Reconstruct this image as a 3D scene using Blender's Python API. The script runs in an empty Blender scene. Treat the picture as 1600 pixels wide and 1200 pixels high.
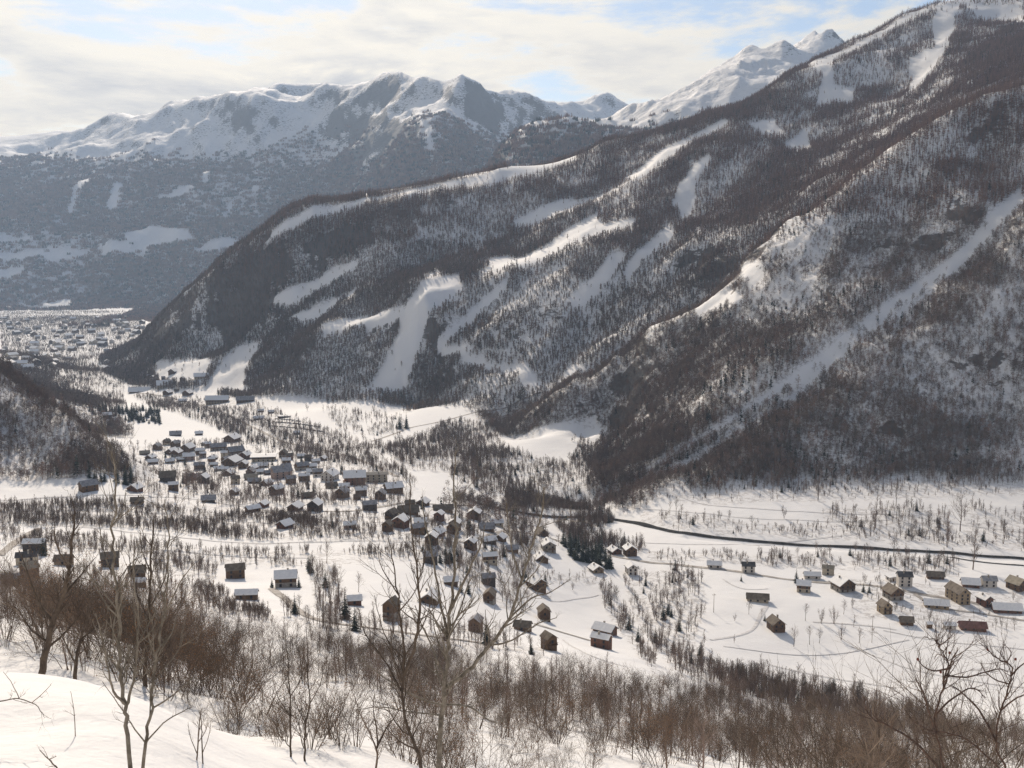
import bpy, math, random
import numpy as np
from mathutils import Vector, Matrix
SC = bpy.context.scene
COL = SC.collection
# ================================================================ camera
cam_data = bpy.data.cameras.new('camera'); cam = bpy.data.objects.new('camera', cam_data); COL.objects.link(cam)
cam_data.sensor_width = 36.0; cam_data.lens = 36.0*1690/1600
cam_data.clip_start = 0.1; cam_data.clip_end = 60000
cam.location = (0, 0, 300)
cam.rotation_euler = (math.radians(90) - math.atan(220/1690.0), 0, 0)
SC.camera = cam
# ================================================================ sun and sky
SUN_AZ, SUN_EL = math.radians(-15), math.radians(30)        # ahead of the camera and to the left
sun_vec = Vector((math.sin(SUN_AZ)*math.cos(SUN_EL), math.cos(SUN_AZ)*math.cos(SUN_EL), math.sin(SUN_EL)))
sun_data = bpy.data.lights.new('sun', 'SUN'); sun = bpy.data.objects.new('sun', sun_data); COL.objects.link(sun)
sun_data.energy = 5.0; sun_data.angle = math.radians(0.6); sun_data.color = (1.0, 0.855, 0.69)
sun.rotation_euler = sun_vec.to_track_quat('Z', 'Y').to_euler(); sun.location = (0, 0, 2000)
world = bpy.data.worlds.new('World'); SC.world = world; world.use_nodes = True
def build_world():
    nt = world.node_tree; N = nt.nodes; L = nt.links; N.clear()
    def math_(op, a, b=None, c=None, clamp=False):
        n = N.new('ShaderNodeMath'); n.operation = op; n.use_clamp = clamp
        for i, v in enumerate((a, b, c)):
            if v is None: continue
            if isinstance(v, (int, float)): n.inputs[i].default_value = v
            else: L.new(v, n.inputs[i])
        return n.outputs[0]
    def ramp(v, a, b):
        n = N.new('ShaderNodeMapRange'); n.interpolation_type = 'SMOOTHSTEP'; L.new(v, n.inputs[0])
        n.inputs[1].default_value = a; n.inputs[2].default_value = b; return n.outputs[0]
    sky = N.new('ShaderNodeTexSky'); sky.sky_type = 'NISHITA'; sky.sun_disc = False
    sky.sun_elevation = SUN_EL; sky.sun_rotation = SUN_AZ; sky.altitude = 1500; sky.dust_density = 1.5
    tc = N.new('ShaderNodeTexCoord'); sep = N.new('ShaderNodeSeparateXYZ'); L.new(tc.outputs['Generated'], sep.inputs[0])
    zc = math_('ADD', math_('MAXIMUM', sep.outputs[2], 0.0), 0.13)
    cmb = N.new('ShaderNodeCombineXYZ')
    L.new(math_('DIVIDE', sep.outputs[0], zc), cmb.inputs[0]); L.new(math_('DIVIDE', sep.outputs[1], zc), cmb.inputs[1])
    def noise(scale, detail, rough, off, dist=0.0):
        mp = N.new('ShaderNodeMapping'); mp.inputs['Location'].default_value = off; L.new(cmb.outputs[0], mp.inputs[0])
        n = N.new('ShaderNodeTexNoise'); n.inputs['Scale'].default_value = scale; n.inputs['Detail'].default_value = detail
        n.inputs['Roughness'].default_value = rough; n.inputs['Distortion'].default_value = dist; L.new(mp.outputs[0], n.inputs['Vector']); return n.outputs['Fac']
    OFF = (4.4, 7.2, 0.0); TOW = (4.44, 7.045, 0.0)      # the second sample lies a little towards the sun
    n1 = noise(1.0, 11, 0.57, OFF, 0.35); n1s = noise(1.0, 11, 0.57, TOW, 0.35); n2 = noise(2.6, 8, 0.6, (5.1, 2.0, 3.0)); n3 = noise(0.5, 3, 0.5, (7.7, 1.0, 6.0))
    cov = math_('ADD', math_('MULTIPLY', n1, 0.75), math_('MULTIPLY', n2, 0.25))
    # weather is clearing towards the east: cover thins with the x direction
    cov = math_('SUBTRACT', cov, math_('MULTIPLY', sep.outputs[0], 0.09))
    # a low line of sight crosses more cloud than a steep one
    low = math_('POWER', math_('SUBTRACT', 1.0, math_('ABSOLUTE', sep.outputs[2]), None, True), 5.0)
    cov = math_('ADD', cov, math_('MULTIPLY', low, 0.09))
    mask = ramp(cov, 0.475, 0.55)
    dot = N.new('ShaderNodeVectorMath'); dot.operation = 'DOT_PRODUCT'; L.new(tc.outputs['Generated'], dot.inputs[0]); dot.inputs[1].default_value = sun_vec
    fwd = math_('POWER', math_('MAXIMUM', dot.outputs['Value'], 0.0), 2.0)
    thick = ramp(cov, 0.51, 0.66)
    # sides turned to the sun are bright, thick bellies are grey
    lit = math_('MULTIPLY_ADD', math_('SUBTRACT', n1, n1s), 4.5, 0.55, True)
    shade = math_('MULTIPLY', thick, math_('SUBTRACT', 1.0, lit, None, True))
    br = math_('MULTIPLY_ADD', fwd, 1.04, 0.27); br = math_('MULTIPLY', br, math_('SUBTRACT', 1.12, math_('MULTIPLY', shade, 0.72)))
    cc = N.new('ShaderNodeMix'); cc.data_type = 'RGBA'; cc.inputs[6].default_value = (1.0, 0.885, 0.70, 1); cc.inputs[7].default_value = (0.74, 0.73, 0.78, 1); L.new(shade, cc.inputs[0])
    cs = N.new('ShaderNodeVectorMath'); cs.operation = 'SCALE'; L.new(cc.outputs[2], cs.inputs[0]); L.new(br, cs.inputs['Scale'])
    ss = N.new('ShaderNodeVectorMath'); ss.operation = 'SCALE'; L.new(sky.outputs[0], ss.inputs[0]); ss.inputs['Scale'].default_value = SKY_STRENGTH
    mx = N.new('ShaderNodeMix'); mx.data_type = 'RGBA'; L.new(mask, mx.inputs[0]); L.new(ss.outputs[0], mx.inputs[6]); L.new(cs.outputs[0], mx.inputs[7])
    bg = N.new('ShaderNodeBackground'); bg.inputs['Strength'].default_value = 1.0; L.new(mx.outputs[2], bg.inputs['Color'])
    out = N.new('ShaderNodeOutputWorld'); L.new(bg.outputs[0], out.inputs['Surface'])
SKY_STRENGTH = 0.105
build_world()
vs = SC.view_settings; vs.view_transform = 'Standard'; vs.look = 'None'; vs.gamma = 1.0; vs.use_curve_mapping = False; vs.exposure = -0.08
SC.cycles.use_denoising = True; SC.cycles.denoising_prefilter = 'NONE'; SC.cycles.use_adaptive_sampling = True; SC.cycles.adaptive_threshold = 0.01
SC.cycles.max_bounces = 4; SC.cycles.diffuse_bounces = 2; SC.cycles.volume_bounces = 1; SC.cycles.transparent_max_bounces = 8

# ================================================================ survey of the place, plan coordinates and heights in metres
CTRL = [(-1.4,2.2,297.66),(-2.54,4.2,297.21),(-7.13,12,293.94),(-18.76,32,287.27),(-29.36,50,279.47),(-49.56,85,270),(-116.42,200,231.95),(-191.49,330,196.06),(-277.44,480,163.89),(-345.45,600,148.55),(-429.12,750,147.7),(-481.47,850,194.46),(-534.82,950,227.43),(-676.08,1200,201.2),(-904.21,1600,130.11),(-1410.66,2500,64.4),(-2027.47,3600,14.3),(-2810.55,5000,-22.71),(-3196.7,5700,33.06),(-3402.88,6100,264.48),(-3609.6,6500,488.39),(-3927.98,7100,710.01),(-4248.74,7700,898.72),(-4848.43,8800,1084.44),(-5817.73,10500,785.81),(-1.1,2.2,297.66),(-2.01,4.2,297.21),(-5.63,12,293.94),(-8.39,18,291.79),(-14.84,32,286.86),(-20.88,45,281.23),(-32.28,70,274.17),(-39.17,85,269.18),(-55.37,120,255.34),(-92.06,200,229.4),(-151.54,330,189.8),(-215.4,470,150.48),(-255.74,560,137.7),(-309.08,680,128.36),(-348.76,770,127.08),(-387.26,860,146.39),(-416.91,930,166.6),(-493.81,1100,130.25),(-671.81,1500,95.7),(-1026.16,2300,55.78),(-1601.25,3600,3.6),(-2218.86,5000,-22.71),(-2480.38,5600,21.24),(-2644.45,6000,230.07),(-2807.97,6400,448.51),(-3059.66,7000,664.09),(-3311.95,7600,869.27),(-3739.88,8600,1081.28),(-4592.94,10500,785.81),(-0.88,2.2,297.66),(-1.61,4.2,297.21),(-4.88,13,293.43),(-7.45,20,291.14),(-11.15,30,287.19),(-16.74,45,280.35),(-25.92,70,272.15),(-33.25,90,265.76),(-48.08,130,249.54),(-73.79,200,226.21),(-121.42,330,185.61),(-168.79,460,150.76),(-197.6,540,136.71),(-254.54,700,123.31),(-279.23,770,122.33),(-300.28,830,123.82),(-310.82,860,124.31),(-343.7,950,98.35),(-443.45,1230,72.8),(-503.56,1400,66.97),(-545.88,1520,65.43),(-733.95,2050,33.14),(-892.31,2500,34.55),(-980.42,2750,32.64),(-1350.61,3800,20.98),(-1845.67,5200,-26.39),(-2019.74,5700,16.26),(-2118.77,6000,159.93),(-2180.29,6200,354.05),(-2281.47,6500,450.83),(-2544.97,7300,846.8),(-2950.49,8500,1216.75),(-3668.83,10500,906.36),(-0.66,2.2,297.66),(-1.2,4.2,297.21),(-5.07,18,290.84),(-7.85,28,286.77),(-12.62,45,278.44),(-19.52,70,269.89),(-26.45,95,260.19),(-41.81,150,235.97),(-63.93,230,207.03),(-96.85,350,170.87),(-129.5,470,143.05),(-148.43,540,129.92),(-175.09,640,122.52),(-207.11,760,112.88),(-258.07,950,89.58),(-311.44,1150,73.52),(-364.75,1350,58.87),(-420.51,1560,49.81),(-478.7,1780,46.83),(-510.19,1900,52.66),(-535.39,2000,87.64),(-555.74,2080,110.18),(-565.99,2120,119.15),(-584.88,2200,184),(-606.27,2290,253.24),(-691.23,2600,162.91),(-1119.16,4200,4.05),(-1489.37,5600,-11.79),(-1589.08,6000,159.93),(-1635.22,6200,354.05),(-1711.1,6500,450.83),(-1882.58,7200,839.31),(-2129.36,8200,1341.69),(-2747.49,10500,1026.53),(-0.44,2.2,297.66),(-0.8,4.2,297.21),(-2.84,15,291.47),(-4.69,25,287.28),(-7.11,38,281.67),(-11.18,60,273.02),(-15.83,85,262.23),(-24.22,130,241.55),(-42.69,230,204.06),(-62.8,340,171.3),(-79.17,430,148.22),(-89.97,490,137.92),(-104.29,570,127.64),(-120.28,660,121.09),(-138.07,760,112.88),(-159.5,880,99.66),(-182.63,1010,88.71),(-216.48,1200,71.02),(-251.88,1400,62.72),(-274.74,1530,63.89),(-304.72,1700,61.29),(-317.66,1780,111),(-328.97,1850,155.38),(-348.18,1960,161.89),(-364.55,2060,215.65),(-374.89,2120,225.65),(-385.8,2190,287.25),(-403.25,2300,370.64),(-476,2700,268.53),(-797.57,4500,62.73),(-991.78,5600,37.74),(-1057.78,6000,230.07),(-1140.74,6500,450.83),(-1222.03,7000,744.33),(-1319.83,7600,1085.27),(-1383.4,8000,1383.74),(-1830.29,10500,1086.49),(-0.22,2.2,297.66),(-0.4,4.2,297.21),(-1.42,15,291.37),(-3.28,35,282.19),(-6.54,70,266.7),(-8.41,90,257.77),(-13.06,140,235.23),(-21.38,230,201.08),(-32.37,350,163.02),(-39.63,430,144.11),(-45.94,500,131.45),(-52.18,570,124.06),(-58.41,640,118.52),(-69.09,760,108.17),(-78,860,98.91),(-90.45,1000,87.73),(-106.44,1180,74.83),(-125.94,1400,62.72),(-137.37,1530,63.89),(-147.04,1640,64.76),(-151.69,1700,119.49),(-157.22,1770,175.28),(-162.05,1830,214.3),(-165.36,1870,232.22),(-173.16,1960,242.76),(-179.1,2030,262.11),(-186.45,2120,312.33),(-194.66,2220,364.34),(-204.65,2340,413.65),(-246.25,2800,316.28),(-397.87,4500,142.18),(-480.8,5500,586.07),(-522.55,6000,783.63),(-564.4,6500,971.61),(-623.55,7200,1186.28),(-674.86,7800,1317.21),(-915.83,10500,1026.53),(0,2.2,297.66),(0,4.2,297.21),(0,15,291.37),(0,30,283.54),(0,70,264.39),(0,100,250.12),(0,170,219.12),(0,260,186.48),(0,360,156.8),(0,480,122.91),(0,580,106.32),(0,650,99.36),(0,720,95.83),(0,860,82.93),(0,960,75.52),(0,1110,67.79),(0,1220,67.2),(0,1340,68.81),(0,1420,80.86),(0,1500,93.89),(0,1600,120.53),(0,1680,161.68),(0,1760,207.2),(0,1850,256.81),(0,1960,271.43),(0,2060,294),(0,2150,343.67),(0,2280,392.37),(0,2420,464.68),(0,2800,381.15),(0,4000,485.07),(0,4600,702.2),(0,5500,586.07),(0,7000,963.75),(0,7300,1128.59),(0,10500,1146.35),(0.22,2.2,297.66),(0.4,4.2,297.21),(1.42,15,291.37),(2.83,30,283.54),(10.32,110,244.04),(18.66,200,207.46),(27.86,300,172.91),(39.79,430,130.33),(51.68,560,91.61),(57.95,630,81.63),(63.22,690,82.67),(67.64,740,80.89),(75.63,830,75.01),(81.82,900,72.83),(86.16,950,77.86),(95.87,1060,75),(107.34,1190,72.93),(116.04,1290,81.36),(118.51,1320,96.3),(121.73,1360,122.96),(124.86,1400,157.2),(134,1500,127.26),(139.88,1570,152.04),(150.77,1700,200.33),(158.91,1800,257.98),(172.31,1960,317.09),(179.95,2050,341.64),(192.47,2200,401.79),(204.97,2350,462.61),(215.7,2480,525.3),(253.71,2900,434.18),(366.06,4200,614.6),(420.56,4850,850.5),(522.94,6000,749.42),(692.58,8000,1307.28),(914.46,10500,1146.35),(0.44,2.2,297.66),(0.8,4.2,297.21),(2.84,15,291.37),(5.66,30,283.34),(24.4,130,233.87),(48.52,260,179.7),(72.5,390,132.26),(92.65,500,97.88),(103.43,560,88.02),(114.06,620,85.09),(126.44,690,82.67),(135.28,740,80.89),(144.14,790,78.45),(156.36,860,82.93),(166.81,920,87.72),(171.85,950,98.35),(180.4,1000,109.18),(185.47,1030,118.54),(195.73,1090,131.79),(214.48,1200,158.21),(236.63,1330,190.5),(255.26,1440,222.37),(276.91,1560,199.31),(296.85,1680,250.94),(313.33,1780,300),(343.72,1960,356.81),(363.53,2080,414.15),(376.38,2160,467.95),(399.87,2300,518.09),(442.18,2550,592.32),(505.89,2900,500.66),(746.75,4300,744.3),(897.14,5200,1094.74),(1128.8,6500,971.61),(1827.55,10500,1206.13),(0.66,2.2,297.66),(1.2,4.2,297.21),(4.26,15,291.37),(8.49,30,283.34),(50.68,180,208.43),(92.46,330,145.16),(128.42,460,97.67),(147.43,530,82.34),(160.69,580,80.45),(173.85,630,81.63),(192.41,700,79.52),(210.98,770,76.83),(234.54,860,82.93),(252.84,930,88.28),(261.84,965,95.16),(272.89,1010,119.6),(285.07,1060,149.24),(291.16,1085,163.98),(299.82,1120,181.08),(327.75,1230,213.33),(362.84,1370,268.02),(394.63,1500,341.74),(426.78,1620,328.21),(472.42,1800,383.28),(523.33,2000,438.39),(581.77,2230,505.12),(623.78,2400,588.66),(693.2,2680,720.08),(833.58,3200,630.64),(1168.72,4500,866.6),(1472.92,5700,1234.78),(2083.94,8000,1126.6),(2741.32,10500,1206.13),(0.88,2.2,297.66),(1.61,4.2,297.21),(5.68,15,291.37),(11.33,30,283.34),(75.07,200,198.26),(130.8,350,134.63),(178.81,480,85.75),(196.72,530,78.91),(214.26,580,80.45),(231.81,630,81.63),(256.55,700,79.52),(277.77,760,77.35),(312.72,860,82.93),(337.12,930,88.28),(350.93,970,94.1),(370.48,1030,128.56),(399.76,1120,181.08),(420.7,1185,223.52),(427.21,1205,235.04),(445.62,1260,255.81),(482.32,1370,300),(524.91,1500,369.4),(557.05,1600,436.26),(609.64,1750,441.06),(694.65,2000,506.65),(813.17,2350,609.11),(862.51,2500,684.88),(945.25,2750,799.92),(1001.32,2920,882.52),(1245.71,3600,773.53),(2083.94,6000,919.95),(3655.09,10500,1206.13),(1.1,2.2,297.66),(2.01,4.2,297.21),(7.1,15,291.37),(14.16,30,283.34),(93.84,200,198.26),(163.57,350,133.48),(223.6,480,84.18),(245.9,530,78.91),(267.82,580,80.45),(289.99,630,77.62),(320.68,700,79.52),(345.06,755,76.45),(395.44,870,80.4),(430.12,950,89.58),(444.93,985,99.99),(487.81,1090,158.11),(523.25,1180,230.82),(567.91,1290,296.25),(590.33,1345,327.32),(625.04,1430,374.38),(678.29,1560,443.49),(713.79,1650,515.18),(778.57,1800,536.76),(905.63,2100,623.3),(1074.15,2500,754.47),(1220.92,2850,881.14),(1303.71,3050,972.26),(1730.15,4000,826.14),(4568.87,10500,1206.13),(1.4,2.2,297.66),(2.54,4.2,297.21),(8.99,15,291.37),(17.93,30,283.34),(118.87,200,198.26),(207.18,350,133.48),(283.23,480,84.18),(311.48,530,78.91),(339.24,580,80.45),(367.32,630,77.62),(406.2,700,79.52),(434.53,750,73.22),(500.9,870,80.4),(544.82,950,89.58),(563.14,985,106.02),(621.65,1100,183.2),(669.93,1200,286.01),(755.1,1370,418.23),(780.9,1420,446.72),(853.43,1560,522.71),(914.99,1680,596.08),(1007.58,1850,626.04),(1248.05,2300,768.99),(1512.67,2800,963.17),(1671.07,3100,1084.93),(2191.53,4000,826.14),(5787.23,10500,1206.13),(-323.69,7000,1102.44),(-445.47,7000,1054.97),(-164.3,7100,1065.76),(-1751.92,8000,1397.22),(-1523.1,8000,1329.79),(-1245.06,8000,1383.74),(-956.92,7900,1330.25),(-832.64,7800,1295.27),(347.27,7500,1083.43),(577.28,5000,921.1),(1231.74,5500,1201.98),(1657.91,5900,1326.69),(1856.93,6100,1290.18),(-491.97,2270,330.33),(-304.68,2320,393.99),(-111.33,2390,440.76),(289.65,2500,544.14),(844.71,2780,789.94),(1159.89,2990,937.68),(-707.87,2400,201.73),(-835.96,2520,114.96),(-909.67,2620,68.7),(321.8,1480,282.75),(185.75,1425,192.83),(66.07,1385,126.37),(478.4,1550,389.51),(639.18,1625,477.1),(239.87,1055,140.38),(353.37,1145,198.92),(508.08,1270,274.07),(143.05,990,102),(-205.83,1730,116.31),(-231.94,1690,80),(-169.59,1790,173.87),(-110.23,1870,234.42),(-501.62,2010,104.59),(-548.84,1960,68.4),(-369.05,880,157.8),(-337.92,865,138.64),(-452.8,950,187.75)]
CARVE = [
    ('couloir', 15, 34, [(756.5, 1467.3), (648.7, 1391.1), (531.9, 1292.7), (430, 1212.7), (336.8, 1133.6), (292.3, 1089), (217.7, 1038.1), (149.3, 992.2), (107.3, 988.3), (64.1, 963.2)]),
    ('ravine', 22, 60, [(43.9, 1470), (134.1, 1500), (277, 1560), (426.9, 1620), (599.9, 1720), (789.5, 1800)]),
    ('gully_a', 12, 30, [(-111.2, 1701.8), (-62, 1745.5), (0, 1813.6), (54.8, 1863)]),
    ('gully_b', 13, 32, [(55.2, 1544.5), (118.6, 1668.4), (187.2, 1765.4), (267.5, 1823.8)]),
    ('gully_c', 10, 26, [(125, 1621.4), (198.2, 1677.1), (265.4, 1734.4), (316.4, 1738.5)]),
    ('hollow', 12, 55, [(-596.9, 2141), (-466.1, 2073.9), (-362.5, 2048.2), (-213.9, 2019), (-122.1, 2079.8), (0, 2145.8), (168.4, 2221.3)]),
    ('far_crest', -75, 520, [(-4083.8, 8800), (-3476.3, 8700), (-3049.7, 8500), (-2397.3, 8300), (-1752.7, 8000), (-1245.5, 8000), (-832.8, 7800)]),
    ('horn', -130, 420, [(-889.1, 7700), (-582.1, 7200), (-322.8, 7000), (-42.2, 7300), (260.6, 7500), (693.2, 8000)]),
    ('horn_rib', -110, 420, [(-322.7, 7000), (-376, 6500), (-418, 6000)]),
    ('back_crest', -40, 330, [(-156.9, 4500), (0, 4600), (275, 4750), (577.5, 5000), (897.5, 5200), (1231.6, 5500), (1472, 5700), (1656.2, 5900), (1854.9, 6100)]),
    ('river', 2.6, 8, [(403.5, 734.8), (366.5, 751.7), (297.3, 762.8), (227.8, 779.8), (172.9, 789.5), (127.6, 807.3), (94, 861), (75.4, 888.4), (42.7, 879.9), (0, 862.5), (-31.5, 866.7)]),
]
ROADS = [
    ('river_water', 3.4, [(406.6, 740.5), (369.2, 757.3), (299.4, 768.2), (229.3, 785), (174.1, 795.1), (128.7, 814.3), (94.8, 868.2), (75.9, 894.5), (43, 886.1), (0, 870.1), (-31.7, 873.7)]),
    ('side_channel', 2.5, [(356.7, 730.9), (324, 737.9), (301.1, 760.3)]),
    ('main_road', 4.5, [(344.9, 624.1), (317.9, 631.7), (295.4, 646.7), (272.7, 654.8), (254.4, 659.7), (235.5, 675.6), (209.2, 684.3), (184.4, 685.7), (162.6, 700.5), (130, 710.1), (105.9, 723.8), (84.5, 729.2), (67.8, 741.6)]),
    ('side_road', 4, [(37.3, 766.1), (21.3, 780.4), (0, 772.7), (-17.5, 721.7), (-32.9, 677)]),
    ('valley_road', 4.5, [(-102.4, 943.1), (-154.8, 1071), (-214.5, 1188.7), (-273.8, 1265.6), (-335.5, 1398.3), (-410.7, 1558.2), (-507.1, 1730), (-582.1, 1837.4), (-671.9, 1922.6)]),
    ('village_road', 4, [(-31, 852.2), (-54.2, 814.1), (-77.7, 802.3), (-106.9, 734.7), (-154.7, 729.1), (-177.2, 731)]),
    ('terrace_track', 3, [(-346.9, 716.6), (-314.3, 731.8), (-270.3, 744.9), (-235.8, 779.5), (-198.1, 761), (-159.3, 730.1)]),
    ('terrace_track', 3, [(-281.8, 644.8), (-254.2, 644.2), (-215.6, 633.5), (-179.9, 629.3), (-136.1, 621.1), (-92.7, 634.8), (-62.5, 641.8)]),
    ('farm_lane', 3.5, [(-114.2, 497.7), (-101.6, 467.4), (-87, 429.8), (-75, 406.9), (-59, 400), (-40, 406.5), (-24.6, 400), (-9.9, 400)]),
    ('farm_lane', 3.5, [(11.2, 521.4), (22.4, 521), (31.7, 515.5), (39.6, 514.1)]),
    ('access_lane', 3.5, [(-256.4, 526.1), (-269.5, 567.8), (-279.9, 607.7), (-283.4, 630.7)]),
    ('meadow_track', 2, [(70.9, 975.5), (107.3, 885.7), (155.7, 855.9), (204.3, 841.9), (253.7, 836.1), (306.7, 842.6)]),
    ('meadow_track', 2, [(94.6, 976.7), (159.9, 880.4), (234.3, 859), (311.5, 856.4), (354.5, 834.4), (400.1, 823.2)]),
    ('ski_track', 1.2, [(112.3, 552.2), (154.3, 555.7), (184.4, 564.2), (222, 581.6)]),
    ('ski_track', 1.2, [(187.1, 573), (202.8, 547.3), (222.8, 529.7), (256.2, 517.1)]),
    ('ski_track', 1.2, [(211.9, 594.1), (242, 577.9), (281.3, 570.4)]),
    ('ski_track', 1.2, [(22.2, 602.9), (38.7, 632.1), (53.9, 651.6)]),
    ('ski_track', 1.2, [(24.2, 490.6), (29.6, 400), (44.5, 400)]),
    ('ski_track', 1.2, [(137.8, 683.3), (144.5, 656), (162.7, 664.9)]),
    ('terrace_track', 1.6, [(-326.3, 673), (-275.9, 700.5), (-214.6, 707.8), (-157.8, 684.4)]),
    ('terrace_track', 1.6, [(-243.9, 589.6), (-200.7, 588.8), (-161.9, 590.4), (-113.9, 584.2)]),
    ('meadow_track', 2.4, [(95.7, 786.4), (136.8, 775.4), (192, 788.9), (258.6, 802.7)]),
    ('hamlet_lane', 3, [(253.9, 658.3), (258, 627.6), (284.2, 634.7), (304.1, 619)]),
    ('garden_lane', 2.4, [(155, 632.1), (146.9, 613.7), (140.7, 602.8), (139.1, 587.4), (123.3, 572.3), (107.1, 561)]),
    ('garden_lane', 2, [(175.2, 606.7), (186.6, 607.5), (202, 603.3), (219.6, 595.3)]),
    ('forest_road', 3.5, [(-164.6, 1244.9), (-132.9, 1384.6), (-70, 1460.7), (0, 1504.2), (45.2, 1512.6)]),
    ('ski_track', 2, [(132.1, 534.8), (162.3, 524.7), (191.8, 516.2)]),
]
CLEAR = [
    [(-547, 1902), (-541, 1999), (-504, 2032), (-463, 2010), (-470, 1967), (-469, 1884), (-441, 1792), (-520, 1853)],
    [(-141, 1876), (-96, 1914), (-80, 1837), (-102, 1807), (-138, 1762), (-146, 1737), (-154, 1697), (-169, 1661), (-238, 1657), (-210, 1710), (-193, 1745), (-187, 1794), (-178, 1818), (-158, 1846)],
    [(-343, 1863), (-267, 1880), (-181, 1824), (-169, 1789), (-249, 1826), (-314, 1824)],
    [(-123, 1721), (-81, 1763), (-41, 1813), (2, 1842), (-9, 1815), (-60, 1759), (-98, 1718), (-39, 1638), (37, 1545), (47, 1520), (18, 1533), (-59, 1638), (-111, 1702)],
    [(-67, 1890), (0, 1979), (70, 2001), (131, 2076), (159, 2091), (174, 2010), (231, 1973), (215, 1935), (147, 1933), (90, 1913), (0, 1873), (-42, 1861)],
    [(296, 1964), (298, 2022), (341, 2129), (391, 2160), (374, 2103), (345, 2061), (329, 1998), (299, 1923)],
    [(498, 2326), (560, 2361), (546, 2234), (514, 2264)],
    [(545, 2210), (608, 2275), (571, 2107), (540, 2114)],
    [(702, 2697), (740, 2685), (725, 2509), (757, 2460), (738, 2386), (692, 2397), (666, 2414), (699, 2499)],
    [(1123, 2834), (1190, 2960), (1133, 2964), (1039, 2773), (969, 2560), (894, 2519), (858, 2388), (799, 2279), (820, 2257), (891, 2376), (956, 2462), (1060, 2692)],
    [(1182, 2960), (1302, 2853), (1151, 2515), (1198, 2756), (1161, 2822)],
    [(665, 1427), (637, 1363), (535, 1299), (435, 1226), (347, 1150), (303, 1107), (221, 1055), (133, 1005), (127, 1014), (215, 1061), (289, 1113), (343, 1160), (408, 1218), (471, 1276), (566, 1342)],
    [(-513, 2238), (-492, 2271), (-376, 2296), (-217, 2326), (-56, 2392), (146, 2523), (147, 2439), (-41, 2331), (-212, 2276), (-371, 2266), (-472, 2234)],
    [(-473, 2109), (-350, 2125), (-293, 2090), (-311, 2071), (-421, 2064)],
    [(-430, 2015), (-335, 2024), (-282, 1991), (-291, 1951), (-385, 1969)],
    [(0, 2175), (104, 2234), (244, 2185), (197, 2181), (80, 2124), (25, 2148)],
    [(228, 2242), (323, 2322), (458, 2401), (468, 2367), (326, 2230), (258, 2173)],
    [(721, 2668), (831, 2734), (995, 2899), (1130, 2955), (1106, 2892), (973, 2825), (815, 2659), (704, 2572)],
    [(81, 1724), (173, 1842), (195, 1827), (106, 1699)],
    [(181, 1790), (281, 1922), (281, 1859), (216, 1800), (185, 1763)],
    [(171, 1439), (220, 1429), (263, 1427), (293, 1339), (276, 1336), (231, 1397), (184, 1414)],
    [(291, 1410), (317, 1478), (314, 1385), (318, 1348), (297, 1358)],
    [(-717, 2152), (-565, 2021), (-547, 1902), (-645, 1966)],
    [(-34, 1263), (0, 1343), (56, 1325), (103, 1329), (154, 1223), (153, 1185), (123, 1285), (79, 1248), (30, 1235)],
    [(18, 1218), (65, 1192), (63, 1131), (25, 1167)],
    [(-133, 592), (-103, 602), (-71, 581), (-37, 607), (-45, 457), (-65, 438), (-92, 537)],
    [(-2669, 6550), (-2701, 6817), (-2722, 7108), (-2649, 6998), (-2639, 6753), (-2636, 6552)],
    [(-2444, 6661), (-2496, 6934), (-2460, 6969), (-2387, 6772), (-2385, 6646)],
    [(-2539, 7321), (-2515, 7310), (-2391, 6930), (-2412, 6933)],
    [(-1990, 6981), (-1979, 7087), (-1919, 6890), (-1950, 6857)],
    [(-1596, 6848), (-1566, 6892), (-1547, 6798), (-1578, 6797)],
    [(-1747, 6566), (-1727, 6721), (-1708, 6705), (-1720, 6535)],
    [(-2246, 6282), (-2116, 6454), (-1848, 6309), (-1790, 6228), (-2015, 6244), (-2186, 6209)],
    [(-2904, 6193), (-2720, 6274), (-2712, 6214), (-2892, 6161)],
    [(-2869, 6106), (-2650, 6183), (-2396, 6183), (-2446, 6121), (-2846, 6052)],
    [(-2364, 6194), (-2052, 6243), (-2061, 6155), (-2298, 6111)],
    [(-2205, 6747), (-1993, 6839), (-1987, 6759), (-2151, 6699)],
    [(-1810, 6166), (-1548, 6285), (-1593, 6165), (-1769, 6145)],
    [(-520, 6196), (-461, 6129), (-419, 5824), (-461, 5842)],
    [(-2817, 5982), (-2680, 5994), (-2666, 5879), (-2771, 5880)],
    [(-2524, 5618), (-2297, 5717), (-2272, 5569), (-2418, 5379)],
]
ROCK = [
    [(-315, 2246), (-212, 2267), (-68, 2345), (-40, 2299), (-127, 2170), (-250, 2135), (-382, 2169), (-425, 2195)],
    [(379, 1311), (465, 1390), (564, 1420), (637, 1437), (595, 1375), (480, 1316), (403, 1240), (364, 1255)],
    [(262, 1712), (320, 1758), (352, 1664), (318, 1637), (271, 1638)],
    [(-62, 1749), (0, 1769), (104, 1762), (80, 1679), (0, 1663)],
    [(360, 997), (408, 997), (396, 967), (363, 971)],
]
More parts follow.
